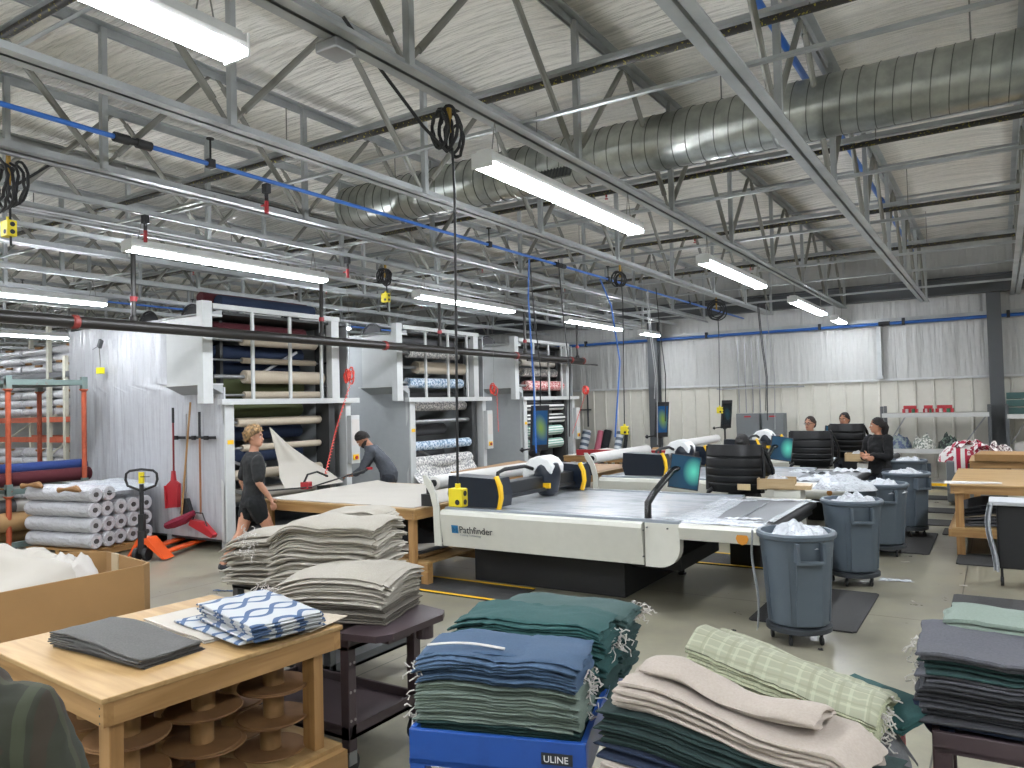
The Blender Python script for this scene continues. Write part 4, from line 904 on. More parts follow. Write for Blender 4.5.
# lower shelf on posts at its right end with scraps
t = thing('pine_shelf', 'low pine shelf under the right end of the near spreading table', 'shelf', (-6.6, 6.6, 0))
[B().box(0, 1.25, y, y + .09, .14, .23).done('rail', WOOD, t) for y in (0, .9)]; B().box(0, 1.25, 0, .99, .23, .25).done('shelf_board', PLY, t); [B().box(x, x + .09, .0, .09, 0, .14).done('leg', WOODV, t) for x in (0, 1.16)]
cloth_stack((-6.0, 7.0, .25), 0, .9, .6, [(3, .015, cT, 'brown remnant on the low pine shelf'), (3, .012, cGY, 'dark grey remnant on the low pine shelf'), (2, .01, cW, 'white remnant on top of the low pine shelf')], 'remnants', 31, None, .05)
b = B().heap((-6.1, 7.3, .33), .5, .4, .3, 6, 20, .5); tag(b.done('dark_cloth_heap', cloth('black_cloth', '#17181b'), smooth=True), 'heap of dark cloth under the near spreading table', 'cloth', kind='stuff')
b = B().heap((-7.0, 7.6, 0), .6, .6, .45, 9, 20, .5); tag(b.done('dark_cloth_heap', cloth('black_cloth', '#17181b'), smooth=True), 'big dark bundle of cloth on the floor under the near spreading table', 'cloth', kind='stuff')
# raised cloth being pulled off the machine
Lc = [V(p) for p in ((-8.95, 7.5, 1.72), (-8.93, 7.56, 1.45), (-8.9, 7.6, 1.2), (-8.75, 7.5, 1.0), (-8.4, 7.3, .87))]
Rc = [V(p) for p in ((-8.95, 7.51, 1.72), (-8.93, 7.82, 1.45), (-8.9, 8.2, 1.2), (-8.85, 8.58, .98), (-8.3, 8.3, .87))]
def cv(A, v):
    f = v * (len(A) - 1); i = min(int(f), len(A) - 2); return A[i].lerp(A[i + 1], f - i)
b = B().sheet(lambda u, v: cv(Lc, v).lerp(cv(Rc, v), u) + V((.22 * sin(pi * u) * v * (1 - .6 * v) + .03 * sin(u * 14 + v * 4) * v * (1 - v), 0, .03 * sin(u * 9) * v * (1 - v))), 30, 30, V((-.004, 0, 0)))
tag(b.done('raised_fabric', cloth('offwhite_canvas', '#aca89e'), smooth=True), 'off-white fabric being lifted to a point off the roll in front of the first machine', 'fabric')
t = thing('end_cutter', 'red and white fabric end cutter on a black rod at the table edge', 'tool', (-8.1, 7.3, .85))
B().path([(-.4, -.3, .02), (.1, .1, .05), (.1, 1.2, .2)], .012, 6).done('rod', BLK, t); B().obox((0, .1, .07), .12, .12, .1, (0, 0, .3), .01).done('motor', RED, t); B().path([(0, .05, .1), (.03, .1, .22), (.0, .3, .24), (0, .5, .16)], .015, 6).done('loop_handle', BLK, t, True)
B().obox((.1, 1.25, .21), .04, .1, .04, (0, 0, 0), .005).done('red_tip', RED, t)

# ------------------------------------------------------------------ trash cans
def can(loc, label, seed, liner=True, strip=False, rz=0, h=.74, r0=.235, r1=.285):
    t = thing('trash_can', label, 'trash can', loc, rz)
    pr = [(r0 - .03, .14), (r0, .16), (r0 + (r1 - r0) * .7, .14 + h * .72), (r1 - .01, .14 + h * .78), (r1, .14 + h * .93), (r1 + .02, .14 + h * .94), (r1 + .025, .14 + h * .98), (r1 + .012, .14 + h), (r1 - .012, .14 + h), (r1 - .02, .14 + h * .9), (r1 - .05, .5), (.02, .48)]
    B().lathe(pr, n=40).done('body', CAN, t, True)
    for a0 in (-1.45, 1.69):
        m = MX.Rotation(a0, 4, 'Z'); b = B()
        for s_ in (-1, 1): b.prism([(r1 - .05, .14 + h * .72), (r1 + .05, .14 + h * .72), (r1 + .045, .14 + h * .92), (r1 - .03, .14 + h * .92)], 1, s_ * .1 - .012, s_ * .1 + .012)
        b.box(r1 + .01, r1 + .05, -.11, .11, .14 + h * .70, .14 + h * .74, .006); b.xf(m); b.done('handle', CAN, t)
        b = B(); b.prism([(r0 - .0, .17), (r0 + .014, .17), (r1 - .008, .14 + h * .7), (r1 - .03, .14 + h * .7)], 1, -.1, .1); b.xf(m); b.done('recess_rib', CAN, t)
    b = B()
    for a in range(8):
        m = MX.Rotation(a * pi / 4 + .3, 4, 'Z'); c = B(); c.prism([(r0 - .01, .18), (r0 + .01, .18), (r1 - .012, .14 + h * .74), (r1 - .04, .14 + h * .74)], 1, -.012, .012); c.xf(m)
        me = bpy.data.meshes.new('t'); c.bm.to_mesh(me); c.bm.free(); b.bm.from_mesh(me)
    b.done('ribs', CAN, t)
    d = B().lathe([(r0 - .01, .09), (r0 + .02, .1), (r0 + .02, .135), (r0 - .02, .15)], n=28).done('dolly', CAND, t, True)
    for a in range(5):
        x, y = (r0 - .03) * cos(a * 1.2566 + .4), (r0 - .03) * sin(a * 1.2566 + .4)
        w = B().lathe([(.03, -.012), (.035, -.008), (.035, .008), (.03, .012)], (x, y, .036), 14, MX.Rotation(pi / 2, 4, 'Y')).tube((x, y, .03), (x, y, .1), .012, n=8); w.done('caster', BLK, t)
    if liner:
        b = B().heap((.02, .0, .12 + h * .88), r1 * .93, r1 * .93, .13, seed, 26, .5, .0); f = b.done('plastic_contents', CPL, t, True); f['label'] = 'crumpled clear plastic bulging out of the can'
    if strip:
        b = B().sheet(lambda u, v: V((-r1 - .04 - .02 * sin(v * 6) - .03 * (1 - u), -.1 + .09 * u + .02 * sin(v * 9), .16 + h - (.78 * v if v > .1 else 0) - .03 * abs(.1 - v))), 4, 24, V((.003, 0, 0))); b.done('hanging_film', CPL, t, True)
    return t
can((-1.44, 6.5, 0), 'grey trash can in front, film strip hanging down its left side', 2, True, True, R(25))
can((-1.36, 8.72, 0), 'grey trash can standing second, just behind the front one', 5, True, False, R(20))
can((-1.28, 10.45, 0), 'grey trash can third in the line, overflowing with clear film', 7, True, False, R(10), .74)
can((-1.15, 12.0, 0), 'grey trash can fourth in the line, in front of the standing woman', 9, True, False, R(40))
can((-1.35, 14.3, 0), 'grey trash can last in the line, nearest the back wall', 11, True, False, R(70))
b = B().heap((-1.62, 9.95, .84), .36, .26, .12, 15, 26, .5); tag(b.done('film_heap', CPL, smooth=True), 'loose heap of clear film spilling between the second and third trash cans', 'film', kind='stuff')
t = thing('foam_bolster', 'cream rounded belt end guard with a brown stain above the second can', 'cover', (-1.95, 10.35, .62)); B().path([(-.3, 0, .12), (0, 0, .12), (.28, 0, .12)], .09, 12, rs=[.08, .09, .07]).done('cover', CRM, t, True); B().lathe([(.035, 0), (.035, .002)], (.1, -.093, .13), 10, ROTX).done('brown_stain', M('brown_stain', '#a8763a', .7), t)

# ------------------------------------------------------------------ mats
def fmat(x0, x1, y0, y1, label, yel=False):
    t = thing('floor_mat', label, 'mat', ((x0 + x1) / 2, (y0 + y1) / 2, 0)); w, d = (x1 - x0) / 2, (y1 - y0) / 2
    B().prism([(-w + .03, -d), (w - .03, -d), (w, -d + .03), (w, d - .03), (w - .03, d), (-w + .03, d), (-w, d - .03), (-w, -d + .03)], 2, 0, .014).done('mat', MAT, t)
    if yel: B().box(-w, w, -d, -d + .045, .0141, .0165).box(-w, w, d - .045, d, .0141, .0165).done('yellow_border', SAFE, t)
    return t
fmat(-1.95, -1.07, 6.85, 8.3, 'black foam mat under the front trash can')
fmat(-1.4, -.8, 10.6, 12.25, 'black ribbed mat beside the fourth trash can')
fmat(-.45, .5, 7.4, 8.6, 'black foam mat at the right edge of the floor')
fmat(-.5, .6, 10.15, 10.85, 'black mat in front of the pine table at right')
fmat(-1.2, .3, 13.0, 13.6, 'black mat strip beyond the pine table leg'); fmat(-1.2, .3, 14.4, 15.0, 'black mat strip second from the back wall'); fmat(-1.6, .3, 16.2, 16.8, 'black mat strip nearest the back wall rack')
fmat(-.75, -.4, 12.2, 12.8, 'small black mat corner beside the pine table leg')
fmat(-7.0, -4.2, 6.36, 6.98, 'black mat with yellow borders under the near edge of the cutting machine', True)
fmat(-4.8, -1.9, 8.95, 9.65, 'black mat with yellow borders where the operators stand', True)
tag(B().prism([(0, 0), (.09, .03), (.17, .02), (.16, .07), (.08, .09), (.02, .07)], 2, 0, .002).xf(MX.Translation((-2.9, 6.03, .0005))).done('yellow_tape', YEL, loc=(-2.9, 6.03, 0.0005)), 'small piece of yellow tape stuck on the concrete floor', 'tape')
rnd = random.Random(8)
for i in range(22):
    x, y = rnd.uniform(-2.0, 0), rnd.uniform(5.5, 12.5)
    o = scrap('thread_scrap', (x, y, .003), rnd.uniform(.02, .09), rnd.uniform(.01, .04), WHT if i % 4 else BLK, 'tiny scrap of thread and film on the floor by the trash cans', i * 3, rnd.uniform(0, 3), .01); o['group'] = 'tiny scraps on the floor'
scrap('film_scrap', (-1.0, 9.0, .003), .3, .1, CPL, 'flat clear film scrap on the floor beside the second trash can', 5, .2)
scrap('blue_strap', (-7.2, 5.4, .004), .3, .03, M('strap_blue', '#3e5a80', .5), 'piece of blue strapping on the bare floor behind the bench', 77, .3)

# ------------------------------------------------------------------ back wall things
def rack(x, label, shelves=(.12, .8, 1.55), w=1.95, y=18.1):
    t = thing('storage_shelf', label, 'shelving', (x, y, 0))
    for px_ in (0, w):
        for py_ in (0, .6): B().box(px_ - .03, px_ + .03, py_ - .03, py_ + .03, 0, 1.72).done('upright', DGREY, t)
    for z in shelves:
        s = B().box(-.02, w + .02, -.02, .62, z, z + .02).done('shelf', M('shelf_board_grey', '#8d8a80', .6), t); B().box(0, w, -.035, -.02, z - .07, z + .02).done('front_beam', M('beam_white', '#b9bab7', .4), s)
    b = B()
    b.bar((.05, .6, .9), (.4, .6, 1.5), .03, .03).bar((w - .5, .6, .85), (w - .05, .6, 1.5), .03, .03)
    b.done('brace', STEEL, t); return t
rack(-2.15, 'grey shelf unit with white beams against the back wall')
rack(.1, 'dark shelf unit at the far right beyond the steel column', (.12, .75, 1.5), 1.8)
for i, (x, z, w, m, lab) in enumerate(((-1.62, 1.575, .3, RED, 'red and green boxed supplies on the top shelf, left pile'), (-1.28, 1.575, .2, RED, 'red boxed supplies on the top shelf, middle pile'), (-.98, 1.575, .34, RED, 'red boxed supplies on the top shelf, right pile'))):
    t = thing('supply_packs', lab, 'box', (x, 18.3, z))
    for k in range(5): B().box(-w / 2 + k * w / 5, -w / 2 + (k + .85) * w / 5, -.1, .1, .0 + (k % 2) * .0, .08, .004).done('pack', (m, WHT, m, MC['green_cloth'] if 'green_cloth' in MC else cloth('green_cloth', '#3f6b4f'), m)[k], t)
    B().box(-w / 2.4, w / 2.6, -.09, .08, .081, .15, .004).done('pack', m, t)
for i, (x, r, m, lab) in enumerate(((-1.85, .22, M('bag_mixed', '#7f8b88', .5, var=((12, 12, 12), '#3d4a6a', .45, .55)), 'grey and blue bag of remnants on the middle shelf'), (-1.4, .22, mat_print('bag_white_leaf', '#d2d2ca', '#707a70', 25), 'white leafy print bag on the middle shelf'), (-.95, .2, mat_print('bag_black', '#24282a', '#5c6c60', 18), 'black remnant bag on the middle shelf'))):
    tag(B().heap((x, 18.35, .82), r, .2, .24, i * 4 + 2, 20, .35).done('remnant_bag', m, smooth=True), lab, 'bag')
tag(B().obox((-1.9, 18.3, .15 + .1), .3, .3, .2, (0, 0, .1), .01).done('carton', CARD), 'brown carton on the lowest shelf of the grey unit', 'box')
tag(B().box(-1.35, -.75, 18.06, 18.065, .06, .12).done('yellow_tag', SAFE), 'yellow label strip on the bottom beam of the grey shelf unit', 'label')
t = thing('wall_crates', 'dark green crates on the top shelf at the far right', 'crate', (.35, 18.3, 1.52)); 
for k in range(3): B().box(-.25, .3, -.15, .15, k * .15, k * .15 + .13, .01).done('crate', M('dark_green_crate', '#244a46', .5), t)
tag(B().obox((.3, 18.3, .86), .2, .15, .18, (0, 0, 0), .01).done('carton', WHT), 'small pale carton on the middle shelf at the far right', 'box')
for x, lab, w in ((-5.47, 'grey electrical cabinet with red sticker, left of the pair', .56), (-4.86, 'grey electrical cabinet with red sticker, right of the pair', .52)):
    t = thing('electrical_cabinet', lab, 'cabinet', (x, 19.0, 0)); B().box(0, w, -.22, .08, .35, 1.6, .008).done('cabinet', M('cabinet_grey', '#6d7274', .5), t)
    B().box(.02, w - .02, -.235, -.22, .4, 1.57, .005).done('door', MC['cabinet_grey'], t); B().box(w / 2 - .08, w / 2 + .08, -.238, -.235, 1.51, 1.545).done('red_sticker', RED, t); B().tube((w - .06, -.24, 1.0), (w - .06, -.26, 1.0), .02, n=10).done('handle', BLK, t)
# leaning rolls at the back wall
for x, z1, r, m, lab, lean in ((-9.75, 1.2, .12, mat_stripes('stripe_grey_blue', 2, .16, ('#c3c8cb', '#5a6675')), 'grey and white striped roll leaning on the back wall', .12), (-9.3, 1.18, .1, cloth('pink_cloth', '#b06070'), 'pink roll leaning on the back wall', .1), (-9.1, 1.2, .11, cloth('black_cloth', '#17181b'), 'black roll leaning beside the pink one', .1), (-8.72, 1.22, .1, MC['stripe_grey_blue'], 'second striped roll leaning on the back wall', .1), (-8.45, 1.22, .05, MC['black_cloth'], 'thin black roll leaning on the back wall', .0)):
    fabric_roll((x, 18.55, 0.02), (x + lean, 18.95, z1), r, m, lab, None, False)
t = thing('wall_tool_rack', 'small dark cross shaped tool holder on the back wall', 'holder', (-9.65, 19.05, 1.3)); B().box(-.02, .02, 0, .03, 0, .9).box(-.3, .1, 0, .03, .45, .49).done('bracket', DGREY, t)
tag(B().box(-8.4, -7.3, 17.6, 18.3, .55, .6).box(-8.35, -8.3, 17.65, 18.25, 0, .55).box(-7.4, -7.35, 17.65, 18.25, 0, .55).done('low_table', CRM), 'low pale table by the steel column at the back wall', 'table')
fabric_roll((-7.3, 17.9, .72), (-5.9, 17.9, .72), .1, cT, 'brown ended roll lying on the low table at the back', None, False)
# pale table at right with striped cloth
bench('pine table at the right edge with paper on its corner', (-.55, 10.68, 0), 0, 2.0, 2.3, .86, .34, .09, .09, (), 'pine_table')
bench('pine table farther back at the right, with brown paper covering it', (-.45, 14.2, 0), 0, 2.0, 1.6, .88, 0, .09, .09, (), 'pine_table')
tag(B().prism([(-.38, 14.12), (1.4, 14.12), (1.4, 14.9), (-.3, 15.0)], 2, .885, .99).done('kraft_stack', CARD), 'thick stack of brown kraft sheets on the far pine table', 'paper')
b = B().sheet(lambda u, v: V((-.62 + .6 * u, 10.7 + .35 * v + .3 * u * (1 - v) * .5, .865 + .012 * abs(noise.noise(V((u * 3, v * 3, 2)))))), 12, 6, V((0, 0, -.002))); tag(b.done('pattern_paper', WHT, smooth=True), 'white pattern paper on the corner of the pine table at right', 'paper')
cloth_stack((-.1, 11.3, .34), .1, .75, .9, [(3, .03, cGY, 'dark grey cloth under the pine table at right'), (1, .02, cB, 'beige cloth under the pine table at right'), (3, .03, cloth('black_cloth', ''), 'black cloth on top of the pile under the pine table at right')], 'under table', 41, lambda u, v, k: .08 * k * sin(pi * u), .03)
RW = mat_stripes('red_white_stripe', 0, .13, ('#a81d3b', '#dedad8'))
b = B().heap((-.5, 15.9, .74), .5, .45, .34, 4, 34, .22); tag(b.done('striped_cloth_heap', mat_print('red_white_heap', '#c9c5c2', '#8f1a33', 8, .5, .01), smooth=True), 'big tumbled heap of red and white striped cloth near the back wall', 'cloth')
rnd = random.Random(12)
for k in range(9):
    a0 = rnd.uniform(0, 6.28); cx, cy, rd = -.5 + rnd.uniform(-.3, .3), 15.75 + rnd.uniform(-.2, .2), rnd.uniform(.1, .2)
    b = B().sheet(lambda u, v: V((cx + rd * 1.6 * (v - .5) * cos(a0) - (u - .5) * .12 * sin(a0), cy + rd * 1.2 * (v - .5) * sin(a0) + (u - .5) * .12 * cos(a0), 1.04 - .35 * abs(cx + .5) + .09 * sin(v * pi) + .02 * sin(u * 6 + k))), 6, 14, V((0, .003, -.003)))
    o = tag(b.done('striped_cloth_piece', mat_stripes('red_white_piece_%d' % (k % 2), k % 2, .11, ('#8f1a33', '#c9c5c2')), smooth=True), 'red and white striped cloth piece tossed on the tumbled heap', 'cloth', 'striped pieces on the heap')
tag(B().heap((-.05, 15.8, .78), .28, .3, .22, 14, 20, .5).done('speckled_cloth_heap', mat_print('speckle', '#cfc9c4', '#4a2f35', 28), smooth=True), 'speckled white cloth heap right of the striped one', 'cloth')
tag(B().sheet(lambda u, v: V((-.72 + .2 * u, 15.42 - .02 * sin(v * 4), 1.0 - .42 * v)), 4, 8, V((0, .006, 0))).done('striped_cloth_strip', RW, smooth=True), 'red and white striped strip hanging down from the cloth heap', 'cloth')
t = thing('cloth_bin', 'dark bin under the red and white striped cloth heap', 'bin', (-.5, 15.9, 0)); B().box(-.35, .55, -.4, .4, .05, .78, .03).done('bin_body', MC['cabinet_grey'], t)
# black mesh hamper cart by right edge
t = thing('tool_trolley', 'narrow black trolley with plastic film hanging from it at the right edge', 'trolley', (-.02, 9.25, 0))
B().box(-.06, .22, -.08, .25, .18, .82, .02).done('body', BLK, t); B().box(-.12, .35, -.15, .3, .82, .86, .01).done('top', M('pale_cover', '#b9bcbf', .5), t)
for x in (-.03, .18): B().lathe([(.045, -.015), (.045, .015)], (x, -.05, .05), 14, ROTY).tube((x, -.05, .05), (x, -.05, .18), .012, n=8).done('caster', BLK, t)
B().sheet(lambda u, v: V((-.13 - .03 * sin(v * 5) + .05 * u, -.12 + .05 * sin(u * 6), .84 - .68 * v)), 6, 20, V((.003, 0, 0))).done('hanging_film', CPL, t, True)

# ------------------------------------------------------------------ carts
def tray_cart(label, loc, rz, mat, L_, W_, Z, legw=.06, handle=False, zlow=.2, wheels=True, wheelr=.065, logo=False, lip=.07):
    """origin at near left corner; x along width W_, y along length L_"""
    t = thing('utility_cart', label, 'cart', loc, rz)
    for nm, z in (('top_tray', Z), ('bottom_tray', zlow + .07)):
        b = B().box(0, W_, 0, L_, z - lip, z - lip + .02).box(0, W_, 0, .02, z - lip, z, .004).box(0, W_, L_ - .02, L_, z - lip, z, .004).box(0, .02, .02, L_ - .02, z - lip, z).box(W_ - .02, W_, .02, L_ - .02, z - lip, z)
        b.done(nm, mat, t)
    for x in (0, W_ - legw):
        for y in (0, L_ - legw):
            b = B().box(x, x + legw, y, y + legw, .13, Z - lip + .01, .006); lg = b.done('leg', mat, t)
            if wheels:
                cx, cy = x + legw / 2, y + legw / 2
                B().lathe([(wheelr - .01, -.016), (wheelr, -.01), (wheelr, .01), (wheelr - .01, .016)], (cx, cy, wheelr), 18, ROTY).done('wheel', BLK, t, True)
                B().box(cx - .025, cx - .02, cy - .03, cy + .03, wheelr, .14).box(cx + .02, cx + .025, cy - .03, cy + .03, wheelr, .14).box(cx - .03, cx + .03, cy - .03, cy + .03, .13, .14).done('fork', STEEL, t)
    return t
# brown cart behind the bench
t = tray_cart('brown plastic utility cart carrying the beige cloth piles', (-3.98, 2.97, 0), 0, BRN, .6, 1.02, .74)
b = B().prism([(-.02, 0), (.02, -.02), (.22, .02), (.27, .1), (.27, .52), (.22, .6), (.02, .64), (-.02, .6)], 2, .74, .775); b.xf(MX.Translation((1.0, -.02, 0))); b.done('handle_tray', BRN, t)
B().lathe([(.05, 0), (.05, .09)], (1.2, .42, .66), 16).box(1.08, 1.2, .12, .3, .7, .74).done('cup_holder', BRN, t)
b = B()
for z in (.3, .45, .6):
    for y in (.015, .045): b.lathe([(.008, 0), (.008, .003)], (1.02, y, z), 8, ROTY)
b.done('leg_holes', M('hole_light', '#8d8784', .6), t)
cg, cg2 = cloth('oatmeal_cloth', '#a7a297', '#9a958a'), cloth('dark_oatmeal_cloth', '#6a645b', '#59544c')
cloth_stack((-3.24, 3.29, .775), R(16), .68, .5, [(6, .014, cg2, 'dark taupe cloth at the bottom of the front pile on the brown cart'), (13, .0115, cg, 'oatmeal cloth in the front pile on the brown cart')], 'brown cart front', 51, lambda u, v, k: k * (.05 * (u - .5) + .035 * sin(pi * v) - .04 * (2 * u - 1) ** 4), .02, rag=.012)
cloth_stack((-3.68, 3.62, .775), R(18), .72, .5, [(27, .0165, cg, 'oatmeal cloth in the tall middle pile behind the brown cart')], 'brown cart rear', 52, lambda u, v, k: k * (.06 * (u - .5) + .03 * sin(pi * v) - .06 * (2 * u - 1) ** 4 + .02 * sin(u * 7)), .035, rag=.02)
t = tray_cart('grey utility cart mostly hidden under the rear oatmeal piles', (-4.75, 3.62, 0), 0, DGREY, .9, .98, .75)
cloth_stack((-4.42, 3.78, .752), R(15), .6, .5, [(20, .0165, cg, 'oatmeal cloth in the left rear pile next to the walking man')], 'rear cart left', 53, lambda u, v, k: k * (.04 * (u - .5) + .03 * sin(pi * v) - .05 * (2 * u - 1) ** 4), .04, rag=.025)
cloth_stack((-4.2, 4.28, .752), R(20), .6, .4, [(26, .0165, cg, 'oatmeal cloth in the rear pile sloping up behind the tall middle one')], 'rear cart right', 54, lambda u, v, k: k * (.05 * (u - .5) - .05 * (2 * u - 1) ** 4), .05, rag=.025)
# white selvedge tufts
rnd = random.Random(3)
def tufts(c, n, sp, label, seed):
    rnd = random.Random(seed); b = B()
    for _ in range(n):
        p = V(c) + V((rnd.uniform(-1, 1) * sp[0], rnd.uniform(-1, 1) * sp[1], rnd.uniform(-1, 1) * sp[2])); q = [p]
        for k in range(4): q.append(q[-1] + V((rnd.uniform(-.018, .018), rnd.uniform(-.018, .018), rnd.uniform(-.02, .01))))
        b.path(q, .0028, 4)
    return tag(b.done('frayed_threads', WHT), label, 'threads', kind='stuff')
tufts((-4.25, 3.35, 1.1), 40, (.05, .05, .1), 'white frayed threads on the left end of the oatmeal piles', 1); tufts((-3.6, 3.0, .93), 26, (.12, .03, .02), 'white frayed threads along the front oatmeal pile', 2)

# blue cart
BR_ = R(17.5)
t = tray_cart('blue steel utility cart with black maker label carrying green and blue cloth piles', (-1.77, 2.06, 0), BR_, BLUC, .98, .62, .84, lip=.12, zlow=.1)
lb = B().box(.47, .575, -.004, -.0005, .765, .802).done('maker_label', INK, t); text('lettering', 'ULINE', .031, M('letter_white', '#d8d8d8', .5), t, (.477, -.0045, .773), (pi / 2, 0, 0), .0006)
tag(B().path([(-1.6 + .02 * k, 2.6 + .01 * k, .62 - .03 * k) for k in range(12)], .02, 8).done('blue_strap_bundle', BLUC), 'blue strap bundle hanging under the blue cart', 'strap')
def onb(x, y, z=0): return MX.Translation((-1.77, 2.06, 0)) @ MX.Rotation(BR_, 4, 'Z') @ V((x, y, z))
cDG = cloth('dark_green_cloth', '#1c3a38', '#16302f'); cSG = cloth('sage_cloth', '#66736a', '#5c695f'); cSB = cloth('slate_blue_cloth', '#3b526b', '#344961'); cTL = cloth('teal_cloth', '#1f4a49', '#1a403f'); cGT = cloth('grey_teal_cloth', '#38514f', '#314846')
arch = lambda u, v, k: k * (.012 * sin(pi * u) + .006 * sin(u * 9)) - .012 * k * (2 * u - 1) ** 4
cloth_stack(onb(.3, .20, .742), BR_ + R(-1), .58, .31, [(10, .0105, cDG, 'dark green cloth at the bottom of the front pile on the blue cart'), (13, .0092, cSG, 'sage green cloth in the middle of the front pile on the blue cart'), (9, .0095, cSB, 'slate blue cloth in the upper front pile on the blue cart')], 'blue cart front', 61, arch, .014, 22, 12, .014)
o = cloth_stack(onb(.28, .21, 1.055), BR_ + R(4), .54, .25, [(2, .012, cSB, 'slate blue cloth with white selvedge topmost on the front pile')], 'blue cart front', 62, lambda u, v, k: .02 * sin(pi * u) - .03 * u, .02, 22, 12)
tag(B().path([onb(.03 + .026 * k, .12 + .001 * k, 1.093 + .012 * sin(k * .3)) for k in range(12)], .008, 6, flat=.5).done('selvedge_strip', WHT, smooth=True), 'white selvedge strip along the top slate blue cloth', 'strip')
cloth_stack(onb(.32, .6, .742), BR_ + R(-5), .62, .3, [(14, .0105, cDG, 'dark green cloth in the rear pile on the blue cart'), (17, .0105, cTL, 'teal cloth in the rear pile on the blue cart')], 'blue cart rear', 63, arch, .018, 22, 12, .016)
cloth_stack(onb(.38, .9, .80), BR_ + R(-9), .6, .26, [(12, .014, cDG, 'dark green cloth at the very back of the blue cart'), (6, .013, cGT, 'grey teal cloth at the very back of the blue cart')], 'blue cart back', 64, arch, .02, 22, 12, .012)
tufts(onb(.64, .62, 1.0), 34, (.03, .05, .03), 'white frayed threads at the right ends of the teal pile', 5); tufts(onb(.6, .22, .93), 30, (.02, .05, .08), 'white frayed threads at the right end of the front blue pile', 6); tufts(onb(.7, .98, 1.03), 26, (.04, .05, .02), 'white frayed threads at the top back corner of the blue cart', 7); tufts(onb(-.01, .08, .95), 20, (.01, .02, .12), 'white frayed threads down the left end of the blue cart pile', 8)

# red cart with folded lengths
RC = R(-4)
t0 = tray_cart('red utility cart hidden under the large beige and plaid cloth piles', (-1.06, 2.24, 0), RC, RED, .95, .66, .72)
cBG = cloth('pinkish_beige_cloth', '#a89e94', '#9e948a'); cDK = cloth('deep_green_cloth', '#1b312f', '#152725'); cNV = cloth('dark_navy_cloth', '#1a2940', '#141f33')
cloth_stack((-.86, 2.38, .722), R(-2), .52, .3, [(7, .011, cBG, 'beige cloth at the bottom of the pile on the red cart')], 'red cart', 70, lambda u, v, k: -.04 * u * k, .015, 24, 12, .012)
cloth_stack((-.70, 2.39, .80), R(-5), .88, .28, [(3, .012, cNV, 'navy cloth low in the pile on the red cart'), (10, .0105, cDK, 'dark green cloth in the middle of the pile on the red cart')], 'red cart', 71, lambda u, v, k: -.05 * u + .01 * sin(u * 6), .02, 24, 12, .012)
cloth_stack((-.71, 2.40, .935), R(-5), .76, .25, [(5, .0165, cBG, 'thick pinkish beige cloth folded on top of the red cart')], 'red cart top', 72, lambda u, v, k: -.05 * u - .45 * max(0, u - .9) + .014 * sin(u * 7 + v * 2) + .02 * (1 - u) * k, .02, 30, 14, .02)
cloth_stack((-.74, 2.42, 1.022), R(-9), .58, .15, [(2, .014, cBG, 'topmost pinkish beige cloth with a curled edge')], 'red cart top', 73, lambda u, v, k: .015 - .05 * u + .016 * sin(u * 8) + .02 * k * sin(v * 3), .02, 26, 12, .03)
pP = mat_plaid('green_plaid_cloth', '#8f917d', '#a6a790', '#82846f', .055)
pPe = cloth('plaid_edges', '#8d9179', '#a9ac8f')
cloth_stack((-.68, 2.92, .725), R(-4), .64, .38, [(23, .0125, pPe, 'pale green plaid cloth in the rolled over pile on the red cart'), (1, .014, pP, 'topmost green plaid cloth of the pile on the red cart')], 'red cart plaid', 74, lambda u, v, k: k * (-.14 * u + .06 * sin(pi * min(1, v * 1.1 + .1)) - .02), .006, 28, 14, .008)
tufts((-.38, 2.86, .86), 110, (.03, .09, .05), 'ragged white and green frayed ends of the plaid pile', 9)
cloth_stack((-.42, 3.08, .80), R(-20), .34, .3, [(2, .014, cTL, 'teal cloth flap with rounded corner behind the plaid pile')], 'red cart flap', 75, lambda u, v, k: -.03 * u + .04, .02, 14, 10)
def flap(name, c, w, h, m, label, seed, rz=0):
    b = B().sheet(lambda u, v: V(((u - .5) * w * (1 - .3 * v * v), -.05 * v + .025 * sin(u * 9 + seed), -h * v * (1 - .3 * (2 * u - 1) ** 2))), 18, 12, V((0, .006, 0)))
    b.xf(MX.Translation(c) @ MX.Rotation(rz, 4, 'Z')); return tag(b.done(name, m, smooth=True), label, 'cloth')
b = B().sheet(lambda u, v: V((-.5 + .2 * v + .02 * sin(u * 7), 2.74 + .32 * u - .05 * v, .86 - .10 * v * v - .1 * v * abs(2 * u - 1) ** 2)), 14, 12, V((0, 0, .012))); tag(b.done('draped_cloth', cGY, smooth=True), 'grey cloth corner drooping over the right end of the red cart', 'cloth')
flap('draped_cloth', (-.25, 3.12, .86), .1, .12, cNV, 'small crumpled navy cloth hanging at the right end of the red cart', 2, R(40))
flap('draped_cloth', (-.36, 2.42, .95), .16, .2, cBG, 'beige cloth end curling down at the right of the red cart', 5, R(70))
B().box(.69, .73, .46, .5, .3, .74).done('handle', RED, t0)

